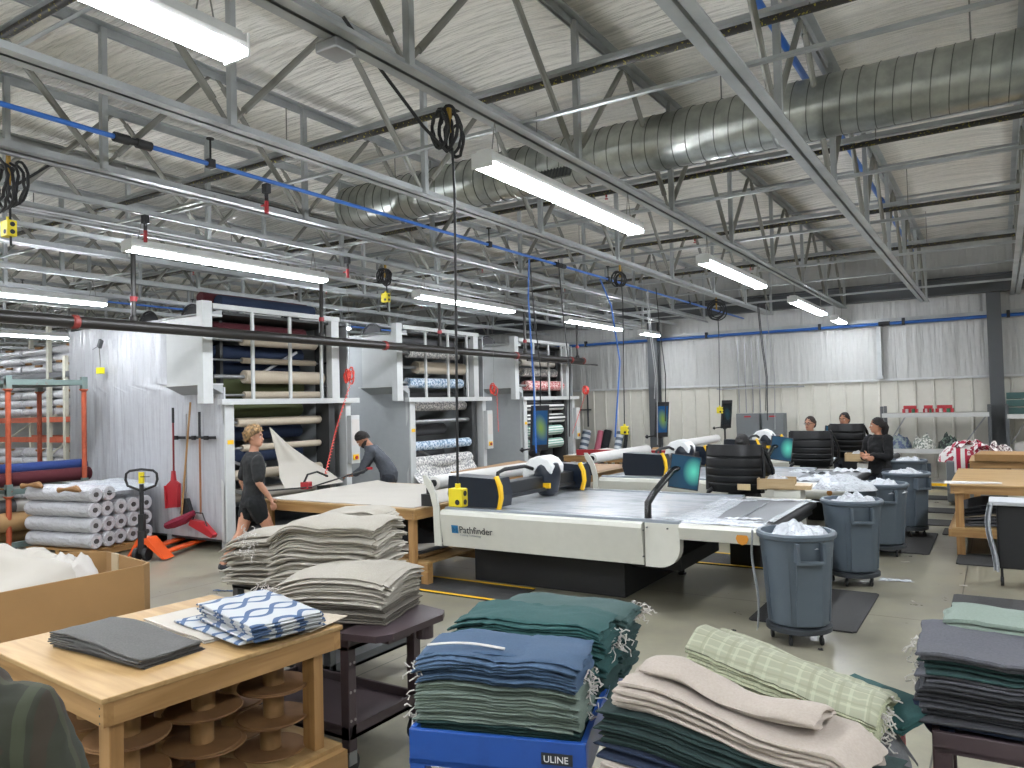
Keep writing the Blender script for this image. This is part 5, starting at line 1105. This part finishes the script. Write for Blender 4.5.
# right dark cart
t = tray_cart('dark brown utility cart at the right edge carrying grey cloth', (-.24, 3.0, 0), R(2), BRN, .62, 1.05, .80)
cQ = cloth('charcoal_felt', '#55565c', '#45464c'); cQD = cloth('dark_charcoal_felt', '#37383c', '#2d2e32'); cMint = cloth('mint_cloth', '#7d8b81', '#727f76')
wv = lambda u, v, k: k * (.012 * sin(u * 9) + .006 * sin(u * 17 + 1))
cloth_stack((.2, 3.25, .802), R(0), .95, .45, [(1, .02, cNV, 'navy cloth at the bottom of the right pile'), (9, .0135, cQD, 'dark charcoal cloth in the lower right pile'), (2, .014, cQ, 'charcoal cloth in the middle of the right pile'), (3, .012, cDG, 'dark green cloth in the upper right pile'), (2, .02, cQ, 'charcoal cloth topmost of the right front pile')], 'right cart front', 81, wv, .022, 26, 12, .01)
cloth_stack((.24, 3.5, .95), R(-2), .92, .3, [(4, .018, cDG, 'dark green cloth in the rear right pile'), (3, .02, cMint, 'mint green cloth topmost of the rear right pile')], 'right cart rear', 82, wv, .02, 26, 12, .012)
tufts((-.29, 3.15, .98), 22, (.02, .03, .08), 'white frayed threads at the left end of the right cart pile', 11)

# ------------------------------------------------------------------ pallet racking far left
t = thing('pallet_rack', 'tall pallet rack with grey uprights and orange beams at the far left', 'rack', (-21.0, 9.0, 0))
for x in (0.0, 2.9, 3.6, 6.4):
    for y in (0, 1.0): B().box(x - .05, x + .05, y - .04, y + .04, 0, 4.0 if x < 3 else 3.3).done('upright', M('rack_upright', '#b0ae9f', .5), t)
    b = B()
    for k in range(4): b.bar((x, .0, .3 + k * .8), (x, 1.0, 1.0 + k * .8), .04, .04)
    b.done('lattice', M('rack_upright', ''), t)
for z in (1.45, 1.9, 2.9):
    for y in (0, 1.0): B().box(0, 6.4, y - .03, y + .03, z - .07, z + .05).done('beam', ORNG if z < 2 else DGREY, t)
wb = thing('wrapped_bale', 'white plastic wrapped bale of rolls stored on the far left pallet rack', 'bale', (0, 0, 0), 0, 'wrapped bales on the far left rack')
b = B()
for r_ in range(3):
    for c in range(2): b.path([(-.65, -.0 + c * .3, .1 + r_ * .19), (-.3, -.01 + c * .3, .1 + r_ * .19), (.3, .01 + c * .3, .1 + r_ * .19), (.65, c * .3, .1 + r_ * .19)], .1, 10, rs=[.085, .1, .1, .085])
b.done('wrapped_rolls', WPL, wb, True); B().obox((.2, -.1, .55), .2, .1, .05, (0, 0, .2), .01).obox((-.3, -.1, .2), .15, .08, .05, (0, 0, .2), .01).done('kraft_corner', REEL, wb)
first = True
for z in (0.0, .62, 1.96, 2.56, 2.98, 3.2):
    for k in range(5):
        if z in (3.2,): continue
        p = (-20.3 + k * 1.38, 9.2, z + .02); o = wb if first else dup(wb, p); first = False; o.location = p

# ------------------------------------------------------------------ people
def loft(b, secs, n=16):
    """secs: (centre, rx, ry, yaw)"""
    rings = []
    for (c, rx, ry, yw) in secs:
        c = V(c); rings.append([b.bm.verts.new(c + V((rx * cos(2 * pi * j / n) * cos(yw) - ry * sin(2 * pi * j / n) * sin(yw), rx * cos(2 * pi * j / n) * sin(yw) + ry * sin(2 * pi * j / n) * cos(yw), 0))) for j in range(n)])
    for i in range(len(secs) - 1):
        for j in range(n): b.bm.faces.new((rings[i][j], rings[i][(j + 1) % n], rings[i + 1][(j + 1) % n], rings[i + 1][j]))
    b.bm.faces.new(rings[0][::-1]); b.bm.faces.new(rings[-1])
def ball(b, c, r, sx=1, sy=1, sz=1):
    b.lathe([(r * sin(a * pi / 8), -r * cos(a * pi / 8) * sz) for a in range(9)], c, 12, None, sx, sy)
def limb(b, pts, rs):
    """tapered tube with ball joints, closed"""
    for i in range(len(pts) - 1):
        a, c = V(pts[i]), V(pts[i + 1]); mid = a.lerp(c, .35)
        b.path([a, mid, c], 1, 12, rs=[rs[i], (rs[i] * .62 + rs[i + 1] * .38) * 1.05, rs[i + 1]])
    for p, r in zip(pts, rs): ball(b, p, r * .99)
FOLD = bpy.data.textures.new('cloth_folds', 'CLOUDS'); FOLD.noise_scale = .11; FOLD.noise_depth = 2
def fuse(o, vox, sm=4):
    m = o.modifiers.new('fuse', 'REMESH'); m.mode = 'VOXEL'; m.voxel_size = vox; m.use_smooth_shade = True
    s_ = o.modifiers.new('soft', 'SMOOTH'); s_.iterations = sm; s_.factor = .6
    if vox > .0095:
        d_ = o.modifiers.new('folds', 'DISPLACE'); d_.texture = FOLD; d_.strength = .035; d_.mid_level = .45; d_.texture_coords = 'LOCAL'
def hand(b, wr, d, palm_n, curl=.6, side=1):
    """palm and five fingers from the wrist, pointing along d; palm_n is the palm normal"""
    d = V(d).normalized(); nrm = V(palm_n); nrm = (nrm - d * nrm.dot(d)).normalized(); s_ = d.cross(nrm) * side
    wr = V(wr); k = wr + d * .045
    b.path([wr, wr + d * .03, wr + d * .085], 1, 10, rs=[.026, .036, .038], flat=.5)
    for i, (off, ln) in enumerate(((-.03, .062), (-.01, .075), (.01, .07), (.029, .055))):
        p0 = wr + d * .07 + s_ * off; p1 = wr + d * (.085 + ln * .4) + s_ * off * 1.1 + nrm * ln * .12 * curl; p2 = p1 + (d * (1 - curl * .5) + nrm * curl).normalized() * ln * .45; p3 = p2 + (d * (1 - curl) + nrm * curl * 1.2).normalized() * ln * .35
        b.path([p0, p1, p2, p3], 1, 8, rs=[.0105, .0098, .009, .0075]); ball(b, p3, .0075)
    t0 = wr + d * .025 - s_ * .025; t1 = t0 + (d * .5 - s_ * .8 + nrm * .3).normalized() * .035; t2 = t1 + (d * .9 - s_ * .2 + nrm * .4).normalized() * .03
    b.path([t0, t1, t2], 1, 8, rs=[.014, .012, .009]); ball(b, t2, .009)
def head(b, c, yw, tilt=0, s=1.0):
    """egg shaped head with nose, chin, ears, brow; faces local +y turned by yw"""
    m = MX.Translation(c) @ MX.Rotation(yw, 4, 'Z') @ MX.Rotation(tilt, 4, 'X') @ MX.Scale(s, 4)
    h = B(); prof = [(.028, -.112), (.045, -.105), (.058, -.085), (.066, -.055), (.072, -.02), (.077, .02), (.078, .055), (.07, .088), (.05, .11), (.02, .122)]
    off = [(0, .035), (0, .03), (0, .022), (0, .012), (0, .004), (0, -.003), (0, -.006), (0, -.008), (0, -.008), (0, -.008)]
    h.lathe(prof, (0, 0, 0), 18, None, 1, 1.22, off)
    h.path([(0, .085, .012), (0, .1, -.012), (0, .108, -.03), (0, .09, -.038)], 1, 8, rs=[.008, .011, .014, .008])
    for s_ in (-1, 1): h.path([(s_ * .074, .0, .02), (s_ * .083, -.008, .0), (s_ * .076, .0, -.03)], 1, 6, rs=[.012, .016, .01])
    h.path([(-.045, .082, .028), (0, .094, .03), (.045, .082, .028)], .009, 6); h.path([(-.02, .088, -.058), (.02, .088, -.058)], .009, 6)
    h.xf(m); me = bpy.data.meshes.new('t'); h.bm.to_mesh(me); h.bm.free(); b.bm.from_mesh(me); bpy.data.meshes.remove(me); return m
def face_parts(t, m, lip='#8c4b45', glasses=False, beard=False):
    b = B()
    for s_ in (-1, 1): ball(b, (s_ * .03, .078, .006), .012)
    b.xf(m); b.done('eyes', M('eye_white', '#cfc8c0', .3), t, True)
    b = B()
    for s_ in (-1, 1): ball(b, (s_ * .03, .086, .006), .0065)
    b.xf(m); b.done('irises', BLK, t, True)
    b = B().path([(-.022, .096, -.058), (0, .101, -.056), (.022, .096, -.058)], .0055, 6); b.xf(m); b.done('mouth', M('lip_' + lip[1:], lip, .5), t, True)
    b = B()
    for s_ in (-1, 1): b.path([(s_ * .014, .096, .03), (s_ * .045, .086, .034)], .005, 5)
    b.xf(m); b.done('eyebrows', M('brow_dark', '#2a2019', .8), t, True)
    if glasses:
        b = B()
        for s_ in (-1, 1): b.path([(s_ * .031 + .022 * cos(a * pi / 6), .102, .004 + .018 * sin(a * pi / 6)) for a in range(12)], .003, 5, closed=True); b.path([(s_ * .053, .1, .01), (s_ * .078, .0, .012)], .003, 5)
        b.path([(-.01, .103, .008), (.01, .103, .008)], .003, 5); b.xf(m); b.done('glasses', BLK, t)
    if beard:
        b = B(); loft(b, [((0, .035, -.118), .03, .04, 0), ((0, .03, -.095), .058, .07, 0), ((0, .02, -.06), .07, .084, 0), ((0, .01, -.04), .073, .07, 0)], 16); b.xf(m); b.done('beard', M('beard_dark', '#211915', .9), t, True)
def hair_cap(t, m, col, curl=0, back=0, long=None, thick=1.0, name='hair'):
    b = B(); n, k = 30, 14
    def f(u, v):
        a = v * 2 * pi; el = pi / 2 - u * (pi / 2 - R(-6 + 32 * sin(a)))
        d = V((cos(el) * cos(a), cos(el) * sin(a), sin(el)))
        front = max(0, sin(a)) * max(0, u - .6) * .3
        r = 1 + .07 * thick - front * .1 - .05 * max(0, u - .85) * 4
        nn = curl * (.5 + .9 * noise.noise(d * 9)) + .02 * noise.noise(d * 14)
        z = d.z * .125 * r; zz = z
        return V((d.x * (.084 * r + nn * .045), -.012 + d.y * (.1 * r + nn * .045), zz + nn * .05 + .004))
    b.sheet(f, k, n); bmesh.ops.remove_doubles(b.bm, verts=b.bm.verts, dist=1e-4)
    if long: b.path([V(p) for p in long], 1, 12, rs=[.05, .055, .045, .02][:len(long)])
    b.xf(m); return b.done(name, M('hair_' + col[1:], col, .75, bump=((90, 90, 20), .8, .01), var=((30, 30, 30), '#%02x%02x%02x' % tuple(int(int(col[i:i + 2], 16) * .6) for i in (1, 3, 5)), .4, .6)), t, True)
def shoe(b, a, d):
    a = V(a); d = V(d).normalized(); b.path([a - d * .06 + V((0, 0, -.03)), a + V((0, 0, -.02)), a + d * .1 + V((0, 0, -.035)), a + d * .19 + V((0, 0, -.045))], 1, 12, rs=[.035, .045, .042, .03])

# 1. curly blond man walking beside the first machine (faces local +y)
t = thing('person', 'young man with curly blond hair, black t-shirt and shorts, walking past the machine', 'person', (-7.72, 6.2, 0), R(-22))
b = B(); hz = 1.655
loft(b, [((0, 0, .84), .13, .1, 0), ((0, 0, .92), .155, .115, 0), ((0, .01, 1.05), .13, .1, 0), ((0, .02, 1.2), .155, .11, 0), ((0, .02, 1.32), .175, .11, 0), ((0, .01, 1.41), .13, .09, 0), ((0, .01, 1.45), .07, .06, 0)])
limb(b, [(0, .01, 1.42), (0, .03, 1.53)], [.058, .052])
mH = head(b, (0, .03, hz - .02), R(-35))
limb(b, [(-.19, .01, 1.37), (-.235, -.06, 1.1), (-.22, .03, .86)], [.06, .042, .028]); limb(b, [(.19, .01, 1.37), (.24, .0, 1.1), (.22, .14, .9)], [.06, .042, .028])
hand(b, (-.22, .03, .86), (0, .1, -1), (1, .3, 0), .7, 1); hand(b, (.22, .14, .9), (0, .35, -.9), (-1, 0, 0), .5, -1)
limb(b, [(-.09, 0, .87), (-.1, -.12, .48), (-.1, -.34, .14)], [.1, .062, .04]); limb(b, [(.09, 0, .87), (.1, .17, .5), (.1, .16, .1)], [.1, .062, .04])
bo = b.done('body', SKIN, t, True); fuse(bo, .008, 3)
b = B(); loft(b, [((0, 0, .90), .165, .125, 0), ((0, .01, 1.05), .15, .118, 0), ((0, .02, 1.2), .172, .125, 0), ((0, .02, 1.32), .192, .125, 0), ((0, .01, 1.41), .15, .105, 0), ((0, .01, 1.46), .085, .075, 0)])
for s_, e in ((-1, (-.225, -.045, 1.16)), (1, (.228, .0, 1.16))): limb(b, [(s_ * .185, .01, 1.36), e], [.078, .068])
so = b.done('t_shirt', cloth('black_tshirt', '#1d1e1f', '#242526'), t, True); fuse(so, .011, 3)
B().obox((.06, .14, 1.3), .1, .01, .03, (R(8), 0, R(-20))).done('white_print', WHT, t)
b = B(); loft(b, [((0, 0, .8), .15, .13, 0), ((0, 0, .9), .168, .13, 0), ((0, 0, .96), .15, .12, 0)]); limb(b, [(-.09, 0, .86), (-.1, -.05, .69)], [.115, .1]); limb(b, [(.09, 0, .86), (.1, .06, .69)], [.115, .1])
so = b.done('shorts', cloth('black_shorts', '#0f1113', '#15171a'), t, True); fuse(so, .011, 3)
b = B(); shoe(b, (.1, .17, .08), (0, 1, 0)); b.done('shoe', M('dark_trainer', '#23262c', .6), t, True); b = B(); shoe(b, (-.1, -.33, .12), (0, .9, -.45)); b.done('shoe', MC['dark_trainer'], t, True)
b = B(); limb(b, [(.1, .16, .12), (.1, .16, .17)], [.043, .043]); b.done('sock', WHT, t, True)
face_parts(t, mH); hair_cap(t, mH, '#8f7048', .6, thick=2.0)
# 2. dark haired man leaning over the spreading table (faces -x/-y side towards the fabric)
t = thing('person', 'dark haired bearded man in a grey shirt leaning over the spreading table', 'person', (-8.15, 9.15, 0), R(125))
b = B(); loft(b, [((0, 0, .84), .14, .11, 0), ((0, .0, .95), .16, .12, 0), ((0, .06, 1.08), .15, .12, 0), ((0, .16, 1.2), .17, .125, 0), ((0, .24, 1.3), .18, .12, 0), ((0, .29, 1.37), .12, .09, 0)])
limb(b, [(0, .27, 1.33), (0, .34, 1.42)], [.06, .055]); mH = head(b, (0, .4, 1.47), 0, R(-48))
limb(b, [(-.2, .25, 1.3), (-.24, .38, 1.02), (-.12, .56, .93)], [.062, .045, .03]); limb(b, [(.2, .25, 1.3), (.24, .4, 1.02), (.1, .58, .92)], [.062, .045, .03])
hand(b, (-.12, .56, .93), (.3, 1, -.15), (0, 0, -1), .5, 1); hand(b, (.1, .58, .92), (-.3, 1, -.1), (0, 0, -1), .5, -1)
limb(b, [(-.09, 0, .87), (-.1, .02, .48), (-.1, -.02, .1)], [.1, .065, .042]); limb(b, [(.09, 0, .87), (.1, .02, .48), (.1, -.02, .1)], [.1, .065, .042])
bo = b.done('body', SKINT, t, True); fuse(bo, .008, 3)
b = B(); loft(b, [((0, 0, .82), .17, .135, 0), ((0, .0, .95), .178, .14, 0), ((0, .06, 1.08), .17, .138, 0), ((0, .16, 1.2), .19, .14, 0), ((0, .24, 1.3), .2, .135, 0), ((0, .29, 1.38), .12, .1, 0)])
limb(b, [(-.2, .25, 1.3), (-.24, .38, 1.02), (-.16, .5, .955)], [.078, .06, .045]); limb(b, [(.2, .25, 1.3), (.24, .4, 1.02), (.15, .52, .95)], [.078, .06, .045])
so = b.done('shirt', cloth('heather_grey_shirt', '#4a4e55', '#3f434a', 60), t, True); fuse(so, .011, 3)
b = B(); loft(b, [((0, 0, .8), .155, .13, 0), ((0, 0, .9), .168, .135, 0)]);
for s_ in (-1, 1): limb(b, [(s_ * .09, 0, .86), (s_ * .1, .02, .48), (s_ * .1, -.02, .1)], [.115, .08, .06])
so = b.done('trousers', cloth('dark_trousers', '#20242b'), t, True); fuse(so, .012, 3)
for s_ in (-1, 1): b = B(); shoe(b, (s_ * .1, 0, .08), (0, 1, 0)); b.done('shoe', MC['dark_trainer'], t, True)
face_parts(t, mH, beard=True); hair_cap(t, mH, '#1c1713', .25)
# generic standing worker
def worker(label, loc, rz, H_, skin, topc, hair, arms, long=None, glasses=False, sleeve=1.0, hy=0, tilt=0, headyaw=0, tname='shirt'):
    t = thing('person', label, 'person', loc, rz); k = H_ / 1.7
    b = B(); loft(b, [((0, 0, .84 * k), .14, .11, 0), ((0, 0, .93 * k), .165, .12, 0), ((0, 0, 1.06 * k), .135, .105, 0), ((0, .01, 1.22 * k), .155, .12, 0), ((0, .0, 1.33 * k), .165, .105, 0), ((0, 0, 1.41 * k), .12, .085, 0), ((0, 0, 1.44 * k), .06, .055, 0)])
    limb(b, [(0, 0, 1.41 * k), (0, .015, 1.5 * k)], [.052, .047]); mH = head(b, (0, .02, 1.59 * k), headyaw, tilt, .95)
    for s_, (sh, el, wr, hd_, pn) in zip((-1, 1), arms): limb(b, [sh, el, wr], [.055, .04, .027]); hand(b, wr, hd_, pn, .5, -s_)
    for s_ in (-1, 1): limb(b, [(s_ * .09, 0, .87 * k), (s_ * .1, .01, .48 * k), (s_ * .1, -.02, .1)], [.1, .065, .042])
    bo = b.done('body', skin, t, True); fuse(bo, .008, 3)
    b = B(); loft(b, [((0, 0, .82 * k), .175, .135, 0), ((0, 0, .93 * k), .18, .135, 0), ((0, 0, 1.06 * k), .155, .125, 0), ((0, .01, 1.22 * k), .172, .138, 0), ((0, .0, 1.33 * k), .18, .12, 0), ((0, 0, 1.41 * k), .13, .098, 0), ((0, 0, 1.455 * k), .065, .062, 0)])
    for (sh, el, wr, *_r) in arms:
        if sleeve >= 1: limb(b, [sh, el, V(el).lerp(V(wr), .75)], [.072, .056, .046])
        elif sleeve > 0: limb(b, [sh, V(sh).lerp(V(el), sleeve)], [.07, .06])
    so = b.done(tname, topc, t, True); fuse(so, .011, 3)
    b = B(); loft(b, [((0, 0, .8 * k), .15, .125, 0), ((0, 0, .9 * k), .165, .125, 0)])
    for s_ in (-1, 1): limb(b, [(s_ * .09, 0, .86 * k), (s_ * .1, .01, .48 * k), (s_ * .1, -.02, .1)], [.112, .078, .055])
    so = b.done('trousers', cloth('dark_trousers', ''), t, True); fuse(so, .012, 3)
    for s_ in (-1, 1): b = B(); shoe(b, (s_ * .1, 0, .08), (0, 1, 0)); b.done('shoe', BLK, t, True)
    face_parts(t, mH, glasses=glasses); hair_cap(t, mH, hair, .12, long=long); return t
cross = [((-.17, 0, 1.3), (-.24, .06, 1.04), (-.02, .24, 1.06), (1, .2, .05), (0, -1, 0)), ((.17, 0, 1.3), (.24, .06, 1.03), (.02, .27, 1.02), (-1, .1, .0), (0, -1, 0))]
worker('woman with dark ponytail in black top, standing with folded arms', (-1.58, 12.8, 0), R(143), 1.6, SKINT, cloth('black_sweater', '#08090a', '#0c0d0f'), '#1a1310', cross, [(0, -.09, .05), (0, -.12, -.03), (.02, -.11, -.12), (.02, -.09, -.2)], headyaw=R(-40))
down = [((-.17, 0, 1.3), (-.26, .05, 1.06), (-.2, .28, 1.0), (0, 1, -.1), (0, 0, -1)), ((.17, 0, 1.3), (.27, .1, 1.1), (.2, .34, 1.02), (0, 1, -.1), (0, 0, -1))]
worker('woman with glasses and bare arms, standing behind the second ribbed console', (-2.66, 13.35, 0), R(160), 1.62, SKIN, cloth('teal_top', '#33454a'), '#3a2a20', down, [(0, -.08, .04), (0, -.11, .02), (0, -.12, -.0)], True, 0)
worker('worker with dark tied hair behind the farthest ribbed console', (-2.26, 14.14, 0), R(165), 1.66, SKINT, cloth('grey_top', '#3a3d42'), '#191310', down, [(0, -.06, .07), (0, -.08, .09), (0, -.09, .08)])
worker('worker almost hidden behind the nearest ribbed console, only black hair and shoes showing', (-2.66, 9.35, 0), R(0), 1.5, SKINT, cloth('black_tshirt', ''), '#0f0d0c', down, [(0, -.08, .04), (0, -.1, .02), (0, -.1, -.02)])
# person in plaid at lower left corner, next to the camera
PLD = mat_plaid('green_brown_flannel', '#2a2d22', '#35271e', '#3f4432', .11)
worker('person in dark green and brown plaid shirt, only a shoulder showing at bottom left', (-1.78, .66, 0), R(35), 1.72, SKIN, PLD, '#3a2a20', [((-.17, 0, 1.36), (-.26, .03, 1.08), (-.2, .2, .88), (0, .5, -1), (0, 0, -1)), ((.17, 0, 1.36), (.26, .03, 1.08), (.2, .2, .88), (0, .5, -1), (0, 0, -1))])
